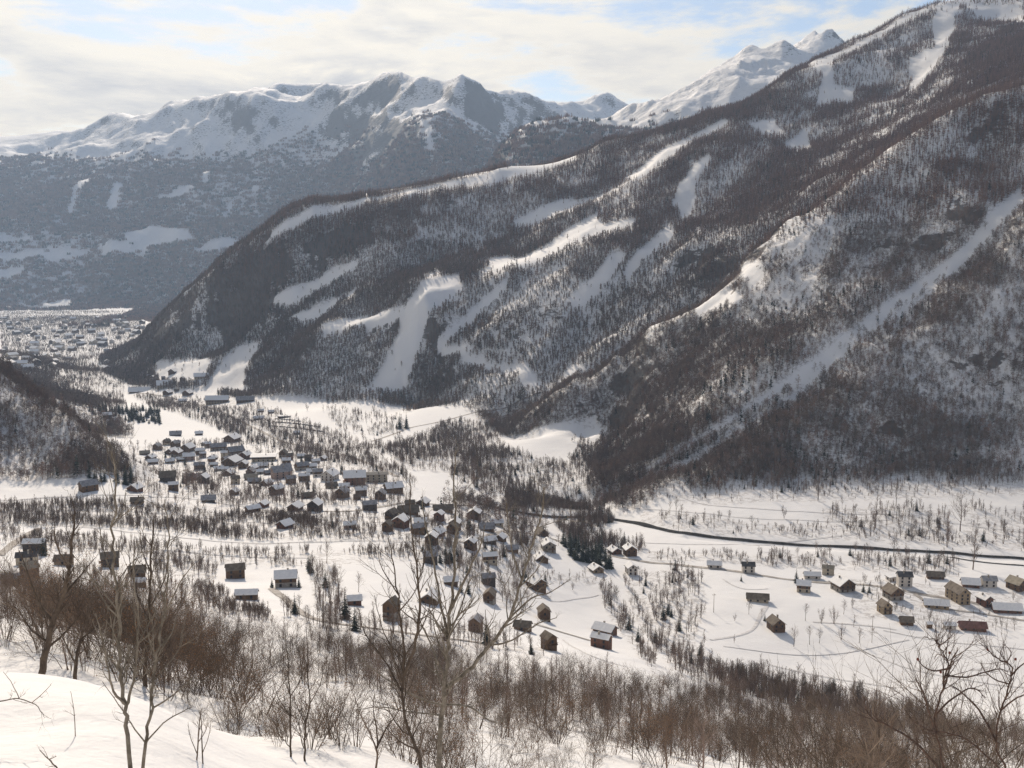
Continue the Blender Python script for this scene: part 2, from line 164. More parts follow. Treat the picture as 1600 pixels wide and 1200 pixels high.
WOODS = [
    ([(-138, 1143), (-87, 1445), (49, 1380), (150, 1257), (153, 1208), (125, 1303), (48, 1329), (-15, 1276), (0, 1176), (-61, 1009), (-96, 995)], 13.090000000000002, 'bare'),
    ([(-44, 1225), (21, 1182), (62, 1146), (79, 1248), (153, 1184), (219, 1043), (256, 966), (198, 937), (147, 977), (92, 1011), (36, 988), (-23, 935), (-60, 987)], 14.850000000000001, 'bare'),
    ([(-6, 955), (61, 1004), (74, 975), (85, 877), (64, 816), (38, 896), (-5, 868)], 35.2, 'bare'),
    ([(31, 865), (64, 816), (99, 772), (86, 740), (69, 756), (45, 747)], 28.160000000000004, 'bare'),
    ([(37, 762), (69, 756), (67, 698), (54, 707), (40, 720)], 4.95, 'fir'),
    ([(79, 700), (113, 712), (125, 683), (116, 621), (98, 558), (97, 474), (102, 458), (71, 428), (73, 536), (71, 630), (73, 679)], 9.9, 'bare'),
    ([(55, 669), (62, 671), (69, 608), (69, 534), (59, 399), (55, 408), (61, 538), (56, 612)], 9.9, 'bare'),
    ([(91, 474), (129, 520), (157, 507), (178, 486), (195, 447), (131, 423), (87, 400)], 24.200000000000003, 'bare'),
    ([(253, 869), (330, 880), (357, 866), (338, 794), (294, 780), (243, 801)], 5.5, 'bare'),
    ([(375, 885), (425, 876), (381, 782), (339, 786)], 4.4, 'bare'),
    ([(107, 881), (178, 838), (171, 802), (130, 820), (104, 858)], 3.3000000000000003, 'bare'),
    ([(176, 759), (231, 757), (215, 718), (172, 722)], 6.6000000000000005, 'bare'),
    ([(245, 758), (317, 742), (303, 709), (234, 725)], 7.700000000000001, 'bare'),
    ([(122, 1011), (227, 939), (346, 955), (468, 970), (454, 940), (334, 921), (220, 908), (124, 933)], 5.5, 'bare'),
    ([(-344, 710), (-265, 730), (-165, 716), (-81, 668), (-77, 630), (-146, 631), (-237, 651), (-306, 631)], 34.8, 'scrub'),
    ([(-297, 612), (-247, 625), (-173, 604), (-103, 602), (-61, 622), (-57, 587), (-103, 561), (-172, 565), (-231, 558), (-273, 561)], 20.3, 'scrub'),
    ([(-168, 731), (-105, 719), (-45, 743), (10, 782), (13, 736), (-39, 642), (-77, 634), (-142, 650)], 26.099999999999998, 'scrub'),
    ([(-213, 512), (-144, 501), (-97, 418), (-86, 380), (-118, 385), (-154, 406)], 26.099999999999998, 'scrub'),
    ([(-193, 566), (-158, 562), (-148, 527), (-176, 516)], 20.3, 'scrub'),
    ([(-115, 588), (-96, 586), (-69, 439), (-70, 405), (-92, 483)], 9.9, 'bare'),
    ([(-62, 638), (18, 754), (10, 547), (-7, 536), (-35, 574), (-51, 561)], 5.5, 'bare'),
    ([(-98, 430), (-64, 433), (-26, 419), (0, 426), (15, 397), (-23, 380), (-70, 380)], 8.8, 'bare'),
    ([(-355, 1284), (-268, 1203), (-153, 1059), (-92, 950), (-119, 983), (-201, 1116), (-305, 1270)], 7.700000000000001, 'bare'),
    ([(-381, 1514), (-274, 1387), (-180, 1249), (-113, 1177), (-133, 1101), (-243, 1265), (-342, 1390)], 6.6000000000000005, 'bare'),
    ([(-278, 766), (-203, 885), (-111, 761), (-168, 731), (-267, 736)], 5.5, 'bare'),
    ([(-275, 1533), (-227, 1582), (-137, 1424), (-135, 1246), (-205, 1316)], 2.75, 'bare'),
    ([(-636, 1866), (-500, 1740), (-362, 1471), (-338, 1342), (-453, 1511), (-572, 1677)], 8.8, 'bare'),
    ([(-559, 1395), (-530, 1609), (-472, 1433), (-529, 1379)], 2.2, 'fir'),
    ([(-1178, 2828), (-854, 2353), (-546, 1519), (-560, 1418), (-834, 1997)], 4.4, 'bare'),
    ([(-2098, 4429), (-1695, 5024), (-804, 2335), (-840, 2314), (-919, 2236), (-1014, 2129)], 1.7600000000000002, 'bare'),
    ([(-2502, 5288), (-2140, 5322), (-1747, 5180), (-1982, 4927), (-2297, 4851)], 2.4200000000000004, 'bare'),
    ([(-305, 816), (-294, 822), (-280, 781), (-290, 776)], 4.4, 'fir'),
    ([(-317, 784), (-300, 786), (-293, 768), (-308, 767)], 4.4, 'fir'),
    ([(-50, 613), (-31, 642), (-29, 617), (-47, 586)], 3.3000000000000003, 'fir'),
    ([(-431, 1194), (-363, 1285), (-184, 1091), (-86, 954), (-73, 755), (-185, 762), (-270, 745)], 4.95, 'bare'),
    ([(-76, 786), (21, 887), (23, 747), (8, 645), (-59, 601)], 4.95, 'bare'),
    ([(-705, 1969), (-405, 1694), (-273, 1425), (-180, 1249), (-343, 1431), (-615, 1774)], 4.4, 'bare'),
    ([(-439, 1559), (-324, 1420), (-166, 1151), (-95, 981), (-116, 961), (-216, 1120), (-387, 1403)], 9.9, 'bare'),
    ([(224, 692), (328, 670), (296, 602), (200, 614)], 3.48, 'scrub'),
    ([(16, 672), (59, 689), (53, 669), (16, 648)], 11.6, 'scrub'),
    ([(85, 1001), (169, 932), (284, 942), (463, 959), (444, 917), (269, 889), (160, 880), (90, 930)], 4.64, 'scrub'),
    ([(123, 1019), (229, 949), (351, 969), (471, 977), (461, 955), (340, 937), (224, 925), (126, 950)], 6.6000000000000005, 'bare'),
    ([(178, 838), (274, 821), (389, 799), (375, 770), (264, 789), (171, 806)], 6.38, 'scrub'),
    ([(97, 758), (205, 747), (306, 716), (298, 698), (198, 720), (94, 732)], 5.8, 'scrub'),
    ([(-2259, 4771), (-1663, 4929), (-791, 2274), (-798, 2057), (-461, 967)], 2.75, 'bare'),
]
LEFTHILL = [(-503,986),(-470,987),(-441,984),(-386,920),(-354,906),(-306,848),(-294,820),(-318,774),(-354,772),(-397,765)]
THICKET = [
    ([(-36, 68), (-32, 71), (-30, 70), (-27, 74), (-24, 76), (-37, 121), (-93, 253), (-109, 254), (-114, 233), (-122, 232)], 20),
    ([(-205, 420), (-175, 420), (-130, 392), (-82, 351), (-52, 355), (-18, 363), (-15, 295), (-29, 197), (-47, 201), (-37, 121), (-76, 181), (-100, 204)], 24),
    ([(-60, 325), (-22, 361), (12, 331), (37, 332), (84, 412), (139, 448), (183, 420), (162, 305), (80, 150), (32, 102), (6, 96), (0, 108), (-9, 130), (-29, 192)], 34),
    ([(-35, 67), (-32, 70), (-29, 70), (-24, 73), (-20, 73), (-13, 57), (-12, 51), (-16, 53), (-22, 59), (-25, 58), (-29, 55)], 150),
    ([(-20, 70), (-11, 53), (-3, 49), (4, 62), (-2, 32), (-8, 32)], 60),
]
HOUSES = [
    (150, 635.7, 14.3, 80, 'cream', 'brown', 1, 'long pale barn with bare brown roof alone in the snowfield below the main road'),
    (158.7, 702.5, 9.1, 85, 'white', 'dark', 2, 'pale house with dark roof between the main road and the river, beside a small fir'),
    (137.4, 710, 10.5, 80, 'white', 'snow', 1, 'low snow-roofed house just above the main road, first before the dark-roofed house'),
    (184.7, 660.2, 10.2, 75, 'cream', 'snow', 2, 'cream house with thick white roof and brown upper wall beside the road bend'),
    (198.5, 691.1, 11.5, 82, 'white', 'snow', 1, 'long low snow-roofed house with a veranda behind the cream roadside house'),
    (212.3, 702.2, 9.1, 70, 'cream', 'tan', 2, 'tall cream house with tan roof behind the low veranda house'),
    (210.8, 662.5, 14.1, 15, 'stone', 'snow', 2, 'big gabled chalet with snow roof at the roadside beside two small firs'),
    (235.9, 643.9, 11, 12, 'stone', 'brown', 2, 'grey stone house with brown gable roof and two dark windows'),
    (249.1, 686.2, 6.1, 10, 'white', 'snow', 1, 'tiny white cabin with dark gable beside the tall flat-fronted house'),
    (253.3, 673.5, 9.6, 85, 'white', 'dark', 3, 'tall pale house with dark slab roof behind the grey stone house'),
    (222.3, 620.3, 7.7, 10, 'ochre', 'brown', 2, 'small square chalet with ochre base standing apart in front of the stone house'),
    (228.5, 601.7, 8.2, 82, 'wood', 'brown', 1, 'small house showing its whole brown roof at the edge of the big snowfield'),
    (257.7, 631.8, 15.7, 78, 'ochre', 'snow', 1, 'long ochre barn with white roof in the middle of the hamlet'),
    (277.8, 648.6, 10.7, 10, 'ochre', 'brown', 3, 'ochre house with three rows of windows beside the long white-roofed barn'),
    (280.9, 693.3, 11.9, 80, 'wood', 'brown', 1, 'long low brown barn at the river edge of the hamlet'),
    (297.7, 676.9, 12.4, 76, 'red', 'snow', 1, 'low reddish barn half under snow behind the red gabled house'),
    (309.5, 677.3, 9.6, 85, 'white', 'grey', 2, 'grey-roofed house with pale front near the river trees'),
    (292.7, 644.2, 8.8, 18, 'red', 'snow', 2, 'narrow dark red house with bright white gable roof'),
    (301.7, 633.5, 18, 80, 'red', 'snow', 1, 'long lilac-white roofed barn beside the lane at the edge of the photo'),
    (325.6, 671.9, 12.3, 25, 'wood', 'tan', 2, 'large chalet with tan roof at the far end of the hamlet'),
    (265, 596.8, 15.5, 82, 'red', 'red', 1, 'long building with rust red roof at the near edge of the hamlet'),
    (251.7, 597.7, 7.1, 84, 'white', 'snow', 1, 'white-roofed annex joined to the side of the rust red building'),
    (240.3, 598.6, 3.2, 85, 'wood', 'snow', 1, 'tiny snow-covered shed between the garden trees and the white-roofed annex'),
    (149.7, 587.9, 9.4, 12, 'wood', 'brown', 2, 'dark brown chalet alone below the garden lane fork'),
    (22.2, 775.5, 10.1, 15, 'wood', 'brown', 1, 'brown chalet with brown roof at the edge of the dark riverside wood'),
    (25.2, 725.6, 10.7, 8, 'stone', 'snow', 2, 'stone chalet with white gable roof above the sledge field'),
    (19.5, 694.1, 9.4, 8, 'wood', 'snow', 1, 'low dark chalet with white eaves just below the stone chalet'),
    (73.2, 746.5, 10.2, 20, 'red', 'snow', 1, 'red-brown chalet at the end of the main road, first of a pair'),
    (83.6, 741.7, 9.7, 10, 'wood', 'snow', 2, 'gabled snow-roofed chalet, second of the pair at the end of the main road'),
    (56, 694.8, 10.3, 20, 'ochre', 'snow', 1, 'ochre chalet in front of the dark firs'),
    (79.5, 696.4, 8.2, 10, 'white', 'snow', 2, 'white snow-roofed house at the head of the wooded gully'),
    (14.4, 618.6, 12.4, 30, 'wood', 'snow', 2, 'wide snow-roofed chalet with a small fir growing at its corner'),
    (16.7, 543.1, 7.1, 8, 'wood', 'brown', 2, 'upright little chalet with brown roof and a chimney on the open slope'),
    (5.1, 488.7, 9, 75, 'wood', 'brown', 1, 'large house showing a broad brown roof below the wide snow-roofed chalet'),
    (14.4, 404.1, 6.7, 30, 'wood', 'brown', 2, 'tall brown-roofed chalet at the edge of the thicket'),
    (49.9, 555.7, 13.8, 55, 'red', 'snow', 1, 'upper chalet of the red-brown farm, white roof with a dormer shadow'),
    (42.2, 489.2, 10.7, 60, 'red', 'snow', 2, 'lower big red-brown farm building with snow roof and long shadow'),
    (-39.4, 494.7, 9.4, 5, 'wood', 'snow', 1, 'wide chalet with thick white roof and orange-brown gable on a smooth field'),
    (-15.5, 442.4, 6.5, 12, 'wood', 'grey', 2, 'square two-tone chalet with grey roof below the smooth field'),
    (-11.6, 539.4, 7, 10, 'stone', 'brown', 2, 'stone gabled house with red gable boards behind the square two-tone chalet'),
    (-13.2, 582.6, 8.6, 75, 'dark', 'grey', 2, 'dark grey-roofed house directly behind the stone gabled house'),
    (-32.4, 551.7, 8.2, 80, 'wood', 'snow', 1, 'brown barn with snow roof beside a clump of firs'),
    (-13.7, 642.6, 9.9, 78, 'cream', 'snow', 2, 'cream house with a snowy terrace roof and stepped gable'),
    (-26.3, 664, 8.6, 15, 'wood', 'snow', 2, 'brown chalet with white roof above the clump of firs'),
    (-7.9, 718.1, 8.5, 20, 'wood', 'snow', 1, 'small chalet with snow roof beside the side road bend'),
    (0, 695.5, 9.1, 75, 'wood', 'grey', 1, 'low chalet with grey roof between side road and sledge field'),
    (-18, 739.1, 11.4, 80, 'wood', 'grey', 1, 'broad grey roof beside the side road at the stream'),
    (-46.3, 592.4, 9.1, 80, 'dark', 'grey', 2, 'dark house half hidden by the row of black firs'),
    (-50.2, 432.8, 7.4, 20, 'stone', 'brown', 3, 'tall narrow chalet with brown roof above the farm lane'),
    (-70.2, 463.6, 7.1, 80, 'red', 'snow', 1, 'snow-roofed barn with red-brown side behind a big lone fir'),
    (-108.9, 501.5, 11.6, 80, 'stone', 'snow', 2, 'modern house with white roof and terraces at the start of the farm lane'),
    (-141.1, 532.1, 11, 70, 'wood', 'brown', 2, 'brown house with greenish brown roof above the white-roofed shed'),
    (-116.8, 458.3, 10.3, 84, 'wood', 'snow', 1, 'long shed with sharp-edged white roof among the scrub'),
    (-178.4, 496.8, 9.1, 72, 'wood', 'brown', 1, 'chalet with plain dark brown roof above a white-roofed shed'),
    (-162.5, 455.7, 5.7, 80, 'wood', 'snow', 1, 'short white-roofed shed tucked under the dark brown roof'),
    (-200.8, 522.3, 10.2, 70, 'dark', 'brown', 2, 'dark chalet with a balcony at the end of the scrub terrace'),
    (-250.5, 549.8, 11.7, 84, 'dark', 'snow', 2, 'long white-roofed house with dark front beside a tall fir'),
    (-234, 504.7, 10.8, 75, 'cream', 'dark', 2, 'cream-fronted house with dark roof below the long white-roofed house'),
    (-217.3, 469.8, 8.6, 35, 'wood', 'tan', 2, 'orange-brown chalet with smooth tan roof beside the brush'),
    (-182.7, 380, 6.3, 80, 'wood', 'grey', 1, 'grey-roofed house at the photo edge, lowest of the hillside hamlet'),
    (-223, 520.1, 9.2, 82, 'ochre', 'brown', 1, 'low ochre outbuilding beside the brush above the snow bank'),
    (-299.5, 746.1, 14.1, 45, 'wood', 'grey', 2, 'grey-roofed barn with brown gable at the foot of the brown hill'),
    (-272.5, 762.6, 9.9, 12, 'red', 'snow', 1, 'red-brown gabled house with white roof beside the dark firs at the hill foot'),
    (-255.5, 797.5, 8.5, 75, 'wood', 'snow', 2, 'upright box-like house with tilted white roof'),
    (-258.7, 727.9, 9.5, 80, 'wood', 'brown', 1, 'low brown building beside the terrace track'),
    (-220.7, 766.1, 11.3, 75, 'dark', 'grey', 1, 'dark grey roofed house alone in the white terraces'),
    (-215.1, 817.6, 7.3, 15, 'wood', 'snow', 1, 'small brown cabin in the hedge above the terraces'),
    (-180, 731.3, 11.3, 50, 'wood', 'snow', 1, 'chalet with bright slanting white roof beside poplars'),
    (-178.2, 754.2, 8, 15, 'red', 'snow', 1, 'little red-brown gable tucked behind the slanting white roof'),
    (-143.9, 665.7, 11, 30, 'red', 'snow', 1, 'red-brown chalet with pointed gable beside the lower terrace track'),
    (-151.6, 735.8, 10.4, 12, 'wood', 'snow', 1, 'round-eaved dark chalet, first of two alike above the red-brown chalet'),
    (-137.1, 732.1, 10.4, 12, 'dark', 'snow', 2, 'taller dark chalet, second of two alike above the red-brown chalet'),
    (-103.3, 670, 8.7, 80, 'pink', 'snow', 1, 'pinkish house in the hedgerow of the terraces'),
    (-79, 666.8, 7.1, 20, 'wood', 'brown', 2, 'small steep brown chalet at the end of the hedgerow'),
    (-100.4, 742.9, 11.4, 70, 'dark', 'grey', 2, 'dark grey house with hipped look on the open white slope'),
    (-116.1, 792.8, 6.1, 80, 'wood', 'brown', 1, 'tiny brown hut above the dark grey house'),
    (-73.4, 743, 15.8, 75, 'wood', 'brown', 1, 'wide house with a single large brown roof plane'),
    (-67.6, 797.2, 10.4, 15, 'wood', 'snow', 1, 'small snow-topped chalet behind the large brown roof plane'),
    (-51.3, 783.6, 15.8, 80, 'ochre', 'brown', 1, 'long low ochre building at the foot of the sunny slope'),
    (-94.6, 840.9, 16.9, 65, 'wood', 'snow', 2, 'chalet with folded snowy roofs below the big cream building'),
    (-132.7, 889.2, 20, 80, 'red', 'snow', 3, 'large chalet with red balconies and snow roof in the village front row'),
    (-116.7, 907.5, 21.5, 82, 'cream', 'dark', 3, 'big cream building with dark flat-looking roof at the end of the village'),
    (-158.1, 915.6, 15.2, 15, 'white', 'snow', 2, 'white-walled house with snow gable facing the open snow slope'),
    (-173, 943, 10, 70, 'white', 'grey', 2, 'pale house with bluish grey roof beside the white-walled house'),
    (-198.3, 999.5, 14.2, 55, 'stone', 'grey', 2, 'house with lilac-grey roof at the top of the open snow slope'),
    (-206.2, 943.7, 20.7, 60, 'pink', 'grey', 3, 'big village house with lilac roof and rows of windows'),
    (-254.4, 1082.9, 26.9, 82, 'cream', 'snow', 2, 'wide cream hall with flat white roof in the village'),
    (-233.4, 945.2, 12.9, 78, 'ochre', 'tan', 1, 'tan-roofed barn at the rim of the open slope'),
    (-206.8, 891.6, 10.6, 25, 'wood', 'snow', 1, 'small dark gable with snow roof under the tan-roofed barn'),
    (-184.7, 827.8, 11.8, 30, 'wood', 'snow', 2, 'brown house stepping down the slope in front of the village'),
    (-155.1, 801, 10.4, 70, 'wood', 'brown', 1, 'low brown house behind pointed firs'),
    (-243.1, 1034, 11, 78, 'stone', 'snow', 1, 'little white roof wedged beside the big lilac house'),
    (-249.7, 1019.9, 9.7, 20, 'red', 'snow', 1, 'little reddish house below the wide cream hall'),
    (-233.3, 981.5, 8.1, 75, 'stone', 'snow', 1, 'tiny white-roofed annex below the little reddish house'),
    (-217.7, 1095.4, 9.1, 75, 'stone', 'snow', 1, 'small snow roof by the valley road, first of the upper row'),
    (-206.2, 1076.6, 8.9, 20, 'wood', 'snow', 1, 'small snow roof by the valley road, second of the upper row'),
    (-192.8, 1042.3, 9.3, 70, 'stone', 'snow', 1, 'small snow roof by the valley road, third of the upper row'),
    (-189.3, 1062, 8.2, 15, 'wood', 'snow', 1, 'small snow roof by the valley road, last of the upper row'),
    (-189.4, 1007.1, 8.9, 75, 'stone', 'snow', 1, 'small snow roof just below the upper row by the valley road'),
    (-282.3, 1067.2, 17.7, 12, 'wood', 'snow', 2, 'brown gabled house with deep eaves in the village centre'),
    (-278.1, 1104.9, 12.4, 15, 'red', 'snow', 2, 'red-brown house beside the wide cream hall'),
    (-394.3, 1139.4, 12.1, 70, 'wood', 'tan', 1, 'tan-roofed house, outermost of the village beside the big field'),
    (-380.5, 1116.5, 10.6, 15, 'wood', 'snow', 1, 'brown gable just below the tan-roofed outermost house'),
    (-369.7, 1091.9, 11.6, 75, 'wood', 'snow', 1, 'white-roofed house lowest of the three at the field edge'),
    (-373.9, 1165.6, 13.8, 12, 'wood', 'snow', 1, 'dark gabled house with spread eaves on the far side of the field corner'),
    (-363.4, 1189, 14.8, 15, 'wood', 'snow', 2, 'brown gabled house beside the big field, near the village'),
    (-355.9, 1102.1, 11.1, 60, 'stone', 'snow', 1, 'small house with square snow roof below the dark spread-eaved gable'),
    (-341.7, 1121.1, 14.6, 70, 'pink', 'snow', 2, 'pinkish brown house with tall side wall in the village edge'),
    (-349.4, 1117.7, 9.3, 70, 'wood', 'snow', 1, 'low brown lean-to beside the pinkish brown house'),
    (-314.8, 1114.6, 9.9, 15, 'wood', 'snow', 1, 'small brown gable in the village gap'),
    (-329, 1189.1, 19.7, 65, 'stone', 'grey', 2, 'house with long grey roof under the riverside trees'),
    (-335.7, 1272.5, 18.8, 15, 'wood', 'snow', 2, 'tall brown gable standing highest behind the village'),
    (-298, 1140.9, 20.9, 55, 'stone', 'grey', 2, 'broad grey hipped-looking roof in the village centre'),
    (-301.7, 1113.2, 7.9, 80, 'cream', 'snow', 3, 'narrow tall cream house between grey roofs'),
    (-288.6, 1042.7, 11.1, 70, 'stone', 'snow', 1, 'house with tilted white roof in front of the brown gabled house'),
    (-270.8, 830.5, 14.3, 75, 'dark', 'brown', 2, 'dark brown house behind leafless trees at the lower village edge'),
    (-287.5, 964.1, 20.5, 72, 'wood', 'grey', 1, 'long house with grey-brown roof on the near side of the village lanes'),
    (-422.3, 1334.7, 15.8, 75, 'dark', 'grey', 1, 'dark blue-grey house on the far side of the big field'),
    (-397.3, 1350.4, 11.2, 70, 'wood', 'snow', 1, 'brown house on the far side of the big field beside the road'),
    (-528.2, 1390.3, 14, 65, 'dark', 'snow', 2, 'dark house in shade at the far corner of the big field'),
    (-514.2, 1379.1, 11.4, 20, 'dark', 'grey', 1, 'small shaded house at the far edge of the big field'),
    (-678.1, 2030.2, 16.8, 15, 'wood', 'snow', 2, 'brown chalet above the curved cream residence'),
    (-628.1, 1930.2, 32, 70, 'cream', 'snow', 3, 'tall curved-looking cream residence at the ski station'),
    (-633.7, 2006.1, 17.8, 15, 'wood', 'snow', 2, 'gabled chalet near the foot of the piste, highest at the ski station'),
    (-559.9, 1928, 28.5, 75, 'cream', 'snow', 2, 'cream building close beside the white piste'),
    (-602.2, 1869.9, 16.6, 20, 'wood', 'snow', 2, 'brown chalet below the curved cream residence'),
    (-562.3, 1852.5, 17.5, 15, 'wood', 'snow', 2, 'brown gabled chalet in the middle of the ski station'),
    (-676.1, 1938.2, 40.1, 75, 'wood', 'snow', 1, 'very long low building beside the parked cars'),
    (-472.9, 1711.3, 38.5, 82, 'ochre', 'snow', 3, 'large long ochre building at the bottom of the piste'),
    (-421.7, 1687.1, 29.9, 80, 'wood', 'grey', 2, 'long brown building beside the large ochre building'),
    (-550.6, 1787.7, 14.8, 80, 'stone', 'snow', 1, 'low snow roof at the ski station beside the valley road'),
    (-374.4, 1591, 10.4, 75, 'wood', 'snow', 1, 'tiny snow-roofed kiosk by the upper car park'),
    (-353.8, 1567.3, 10.2, 75, 'wood', 'snow', 1, 'second tiny kiosk by the upper car park'),
    (-355.5, 1494, 15.9, 70, 'wood', 'snow', 1, 'snow-covered hut beside the rows of parked cars'),
    (-317.2, 1482.7, 18.4, 82, 'wood', 'snow', 1, 'flat white-roofed building behind the rows of parked cars'),
    (-268.7, 1328.3, 8.6, 80, 'wood', 'snow', 1, 'lonely hut in the meadow below the car park'),
    (-237.2, 907.2, 8.8, 60, 'cream', 'brown', 2, 'small cream brown-roofed house packed into the dense middle of the village'),
    (-263.5, 1039.2, 9, 8, 'wood', 'snow', 2, 'small brown snow-roofed house packed into the dense middle of the village'),
    (-294.4, 1088.1, 8.2, 25, 'wood', 'grey', 2, 'small brown grey-roofed house packed into the dense middle of the village'),
    (-301.7, 1073.1, 8.6, 82, 'wood', 'snow', 1, 'small brown snow-roofed house packed into the dense middle of the village'),
    (-245.4, 994.4, 8.4, 8, 'wood', 'grey', 1, 'small brown grey-roofed house packed into the dense middle of the village'),
    (-221.5, 1041.2, 9.3, 82, 'wood', 'snow', 2, 'small brown snow-roofed house packed into the dense middle of the village'),
    (-273.2, 1008.7, 7.9, 75, 'stone', 'snow', 2, 'small stone-walled snow-roofed house packed into the dense middle of the village'),
    (-309.4, 1094.1, 7.8, 82, 'wood', 'snow', 2, 'small brown snow-roofed house packed into the dense middle of the village'),
    (-223.7, 973.7, 9.6, 60, 'wood', 'grey', 1, 'small brown grey-roofed house packed into the dense middle of the village'),
    (-222.9, 913.2, 10.5, 82, 'wood', 'grey', 1, 'small brown grey-roofed house packed into the dense middle of the village'),
    (-188.7, 902.1, 10, 60, 'wood', 'grey', 2, 'small brown grey-roofed house packed into the dense middle of the village'),
    (-184, 968.6, 9.3, 75, 'stone', 'snow', 1, 'small stone-walled snow-roofed house packed into the dense middle of the village'),
    (-203.6, 1060.1, 7.6, 82, 'dark', 'brown', 2, 'small dark brown-roofed house packed into the dense middle of the village'),
    (-217.3, 1018.6, 10.6, 60, 'cream', 'grey', 1, 'small cream grey-roofed house packed into the dense middle of the village'),
    (-265.5, 990.6, 10.3, 8, 'wood', 'snow', 1, 'small brown snow-roofed house packed into the dense middle of the village'),
    (-227.3, 1084.3, 8.3, 75, 'red', 'brown', 2, 'small reddish brown-roofed house packed into the dense middle of the village'),
    (-180.2, 918.4, 10.4, 82, 'wood', 'snow', 2, 'small brown snow-roofed house packed into the dense middle of the village'),
    (-330.7, 1135.3, 8.2, 60, 'stone', 'snow', 2, 'small stone-walled snow-roofed house packed into the dense middle of the village'),
    (-239.3, 1109.9, 8.6, 8, 'stone', 'brown', 2, 'small stone-walled brown-roofed house packed into the dense middle of the village'),
    (-205.3, 1017.8, 7.6, 15, 'wood', 'snow', 1, 'small brown snow-roofed house packed into the dense middle of the village'),
    (-261.2, 894.7, 9.2, 8, 'dark', 'snow', 2, 'small dark snow-roofed house packed into the dense middle of the village'),
    (-312.8, 1060.4, 11.5, 82, 'wood', 'grey', 2, 'small brown grey-roofed house packed into the dense middle of the village'),
    (-403.3, 1241.8, 9.1, 25, 'cream', 'brown', 2, 'small cream brown-roofed house at the loose outer edge of the village beside the big field'),
    (-347, 1174.8, 9.6, 60, 'stone', 'snow', 1, 'small stone-walled snow-roofed house at the loose outer edge of the village beside the big field'),
    (-350, 1222.3, 8.5, 60, 'stone', 'snow', 2, 'small stone-walled snow-roofed house at the loose outer edge of the village beside the big field'),
    (-360.1, 1245.1, 8.3, 25, 'stone', 'snow', 1, 'small stone-walled snow-roofed house at the loose outer edge of the village beside the big field'),
    (-398.3, 1192.2, 9.7, 15, 'wood', 'grey', 2, 'small brown grey-roofed house at the loose outer edge of the village beside the big field'),
    (-395.9, 1257.1, 7.9, 82, 'cream', 'snow', 1, 'small cream snow-roofed house at the loose outer edge of the village beside the big field'),
    (-340.3, 1159.2, 10.4, 82, 'wood', 'snow', 2, 'small brown snow-roofed house at the loose outer edge of the village beside the big field'),
    (-389.7, 1230.1, 11.1, 25, 'wood', 'grey', 2, 'small brown grey-roofed house at the loose outer edge of the village beside the big field'),
    (-363.1, 1148, 11, 8, 'stone', 'snow', 2, 'small stone-walled snow-roofed house at the loose outer edge of the village beside the big field'),
    (-48.2, 678.9, 10.5, 25, 'red', 'snow', 1, 'small reddish chalet on the sunny slope between village and stream'),
    (-72.8, 685.2, 11.5, 15, 'red', 'snow', 2, 'small reddish chalet on the sunny slope between village and stream'),
    (-74.3, 767.4, 7.9, 75, 'cream', 'brown', 2, 'small cream chalet on the sunny slope between village and stream'),
    (-11.3, 772.5, 10.5, 75, 'cream', 'snow', 1, 'small cream chalet on the sunny slope between village and stream'),
    (-39, 715.1, 8.8, 8, 'wood', 'snow', 2, 'small brown chalet on the sunny slope between village and stream'),
    (-51, 736.6, 7.7, 15, 'red', 'snow', 2, 'small reddish chalet on the sunny slope between village and stream'),
    (-39.5, 698.9, 8.6, 15, 'wood', 'brown', 2, 'small brown chalet on the sunny slope between village and stream'),
    (-27.3, 819.9, 8.3, 82, 'cream', 'snow', 1, 'small cream chalet on the sunny slope between village and stream'),
    (-60, 691, 9.5, 82, 'dark', 'snow', 2, 'small dark chalet on the sunny slope between village and stream'),
    (-15.6, 700.1, 11.3, 60, 'dark', 'snow', 1, 'small dark chalet on the sunny slope between village and stream'),
    (-81.2, 709.2, 9.4, 25, 'dark', 'brown', 2, 'small dark chalet on the sunny slope between village and stream'),
    (-28, 779.7, 10.6, 8, 'wood', 'snow', 2, 'small brown chalet on the sunny slope between village and stream'),
    (-49.6, 647, 8.2, 8, 'wood', 'snow', 2, 'small brown chalet on the sunny slope between village and stream'),
    (-60.1, 670.6, 9.7, 60, 'wood', 'grey', 2, 'small brown chalet on the sunny slope between village and stream'),
    (-772.2, 2139.5, 9.2, 75, 'dark', 'snow', 2, 'small dark building of the ski station near the piste foot'),
    (-698.1, 2061.4, 8.8, 75, 'cream', 'grey', 2, 'small cream building of the ski station near the piste foot'),
    (-595.4, 1937, 8.9, 8, 'wood', 'grey', 2, 'small brown building of the ski station near the piste foot'),
    (-591, 1886.7, 8.6, 82, 'wood', 'brown', 1, 'small brown building of the ski station near the piste foot'),
    (-670.1, 1999.6, 10.1, 8, 'wood', 'snow', 2, 'small brown building of the ski station near the piste foot'),
    (-646.6, 1987.9, 7.6, 75, 'dark', 'grey', 2, 'small dark building of the ski station near the piste foot'),
    (-737.2, 2101.3, 9.3, 25, 'wood', 'snow', 1, 'small brown building of the ski station near the piste foot'),
    (-116, 811.3, 9.9, 75, 'wood', 'snow', 2, 'small brown house on the slope below the village front row'),
    (-135.2, 857, 7.7, 60, 'dark', 'snow', 1, 'small dark house on the slope below the village front row'),
    (-132.3, 833.3, 9.3, 82, 'wood', 'snow', 2, 'small brown house on the slope below the village front row'),
    (-128.4, 797.6, 10.7, 15, 'wood', 'grey', 2, 'small brown house on the slope below the village front row'),
    (-147.5, 863.5, 10.8, 60, 'cream', 'brown', 1, 'small cream house on the slope below the village front row'),
    (-99.6, 798.2, 8.4, 8, 'wood', 'grey', 2, 'small brown house on the slope below the village front row'),
]
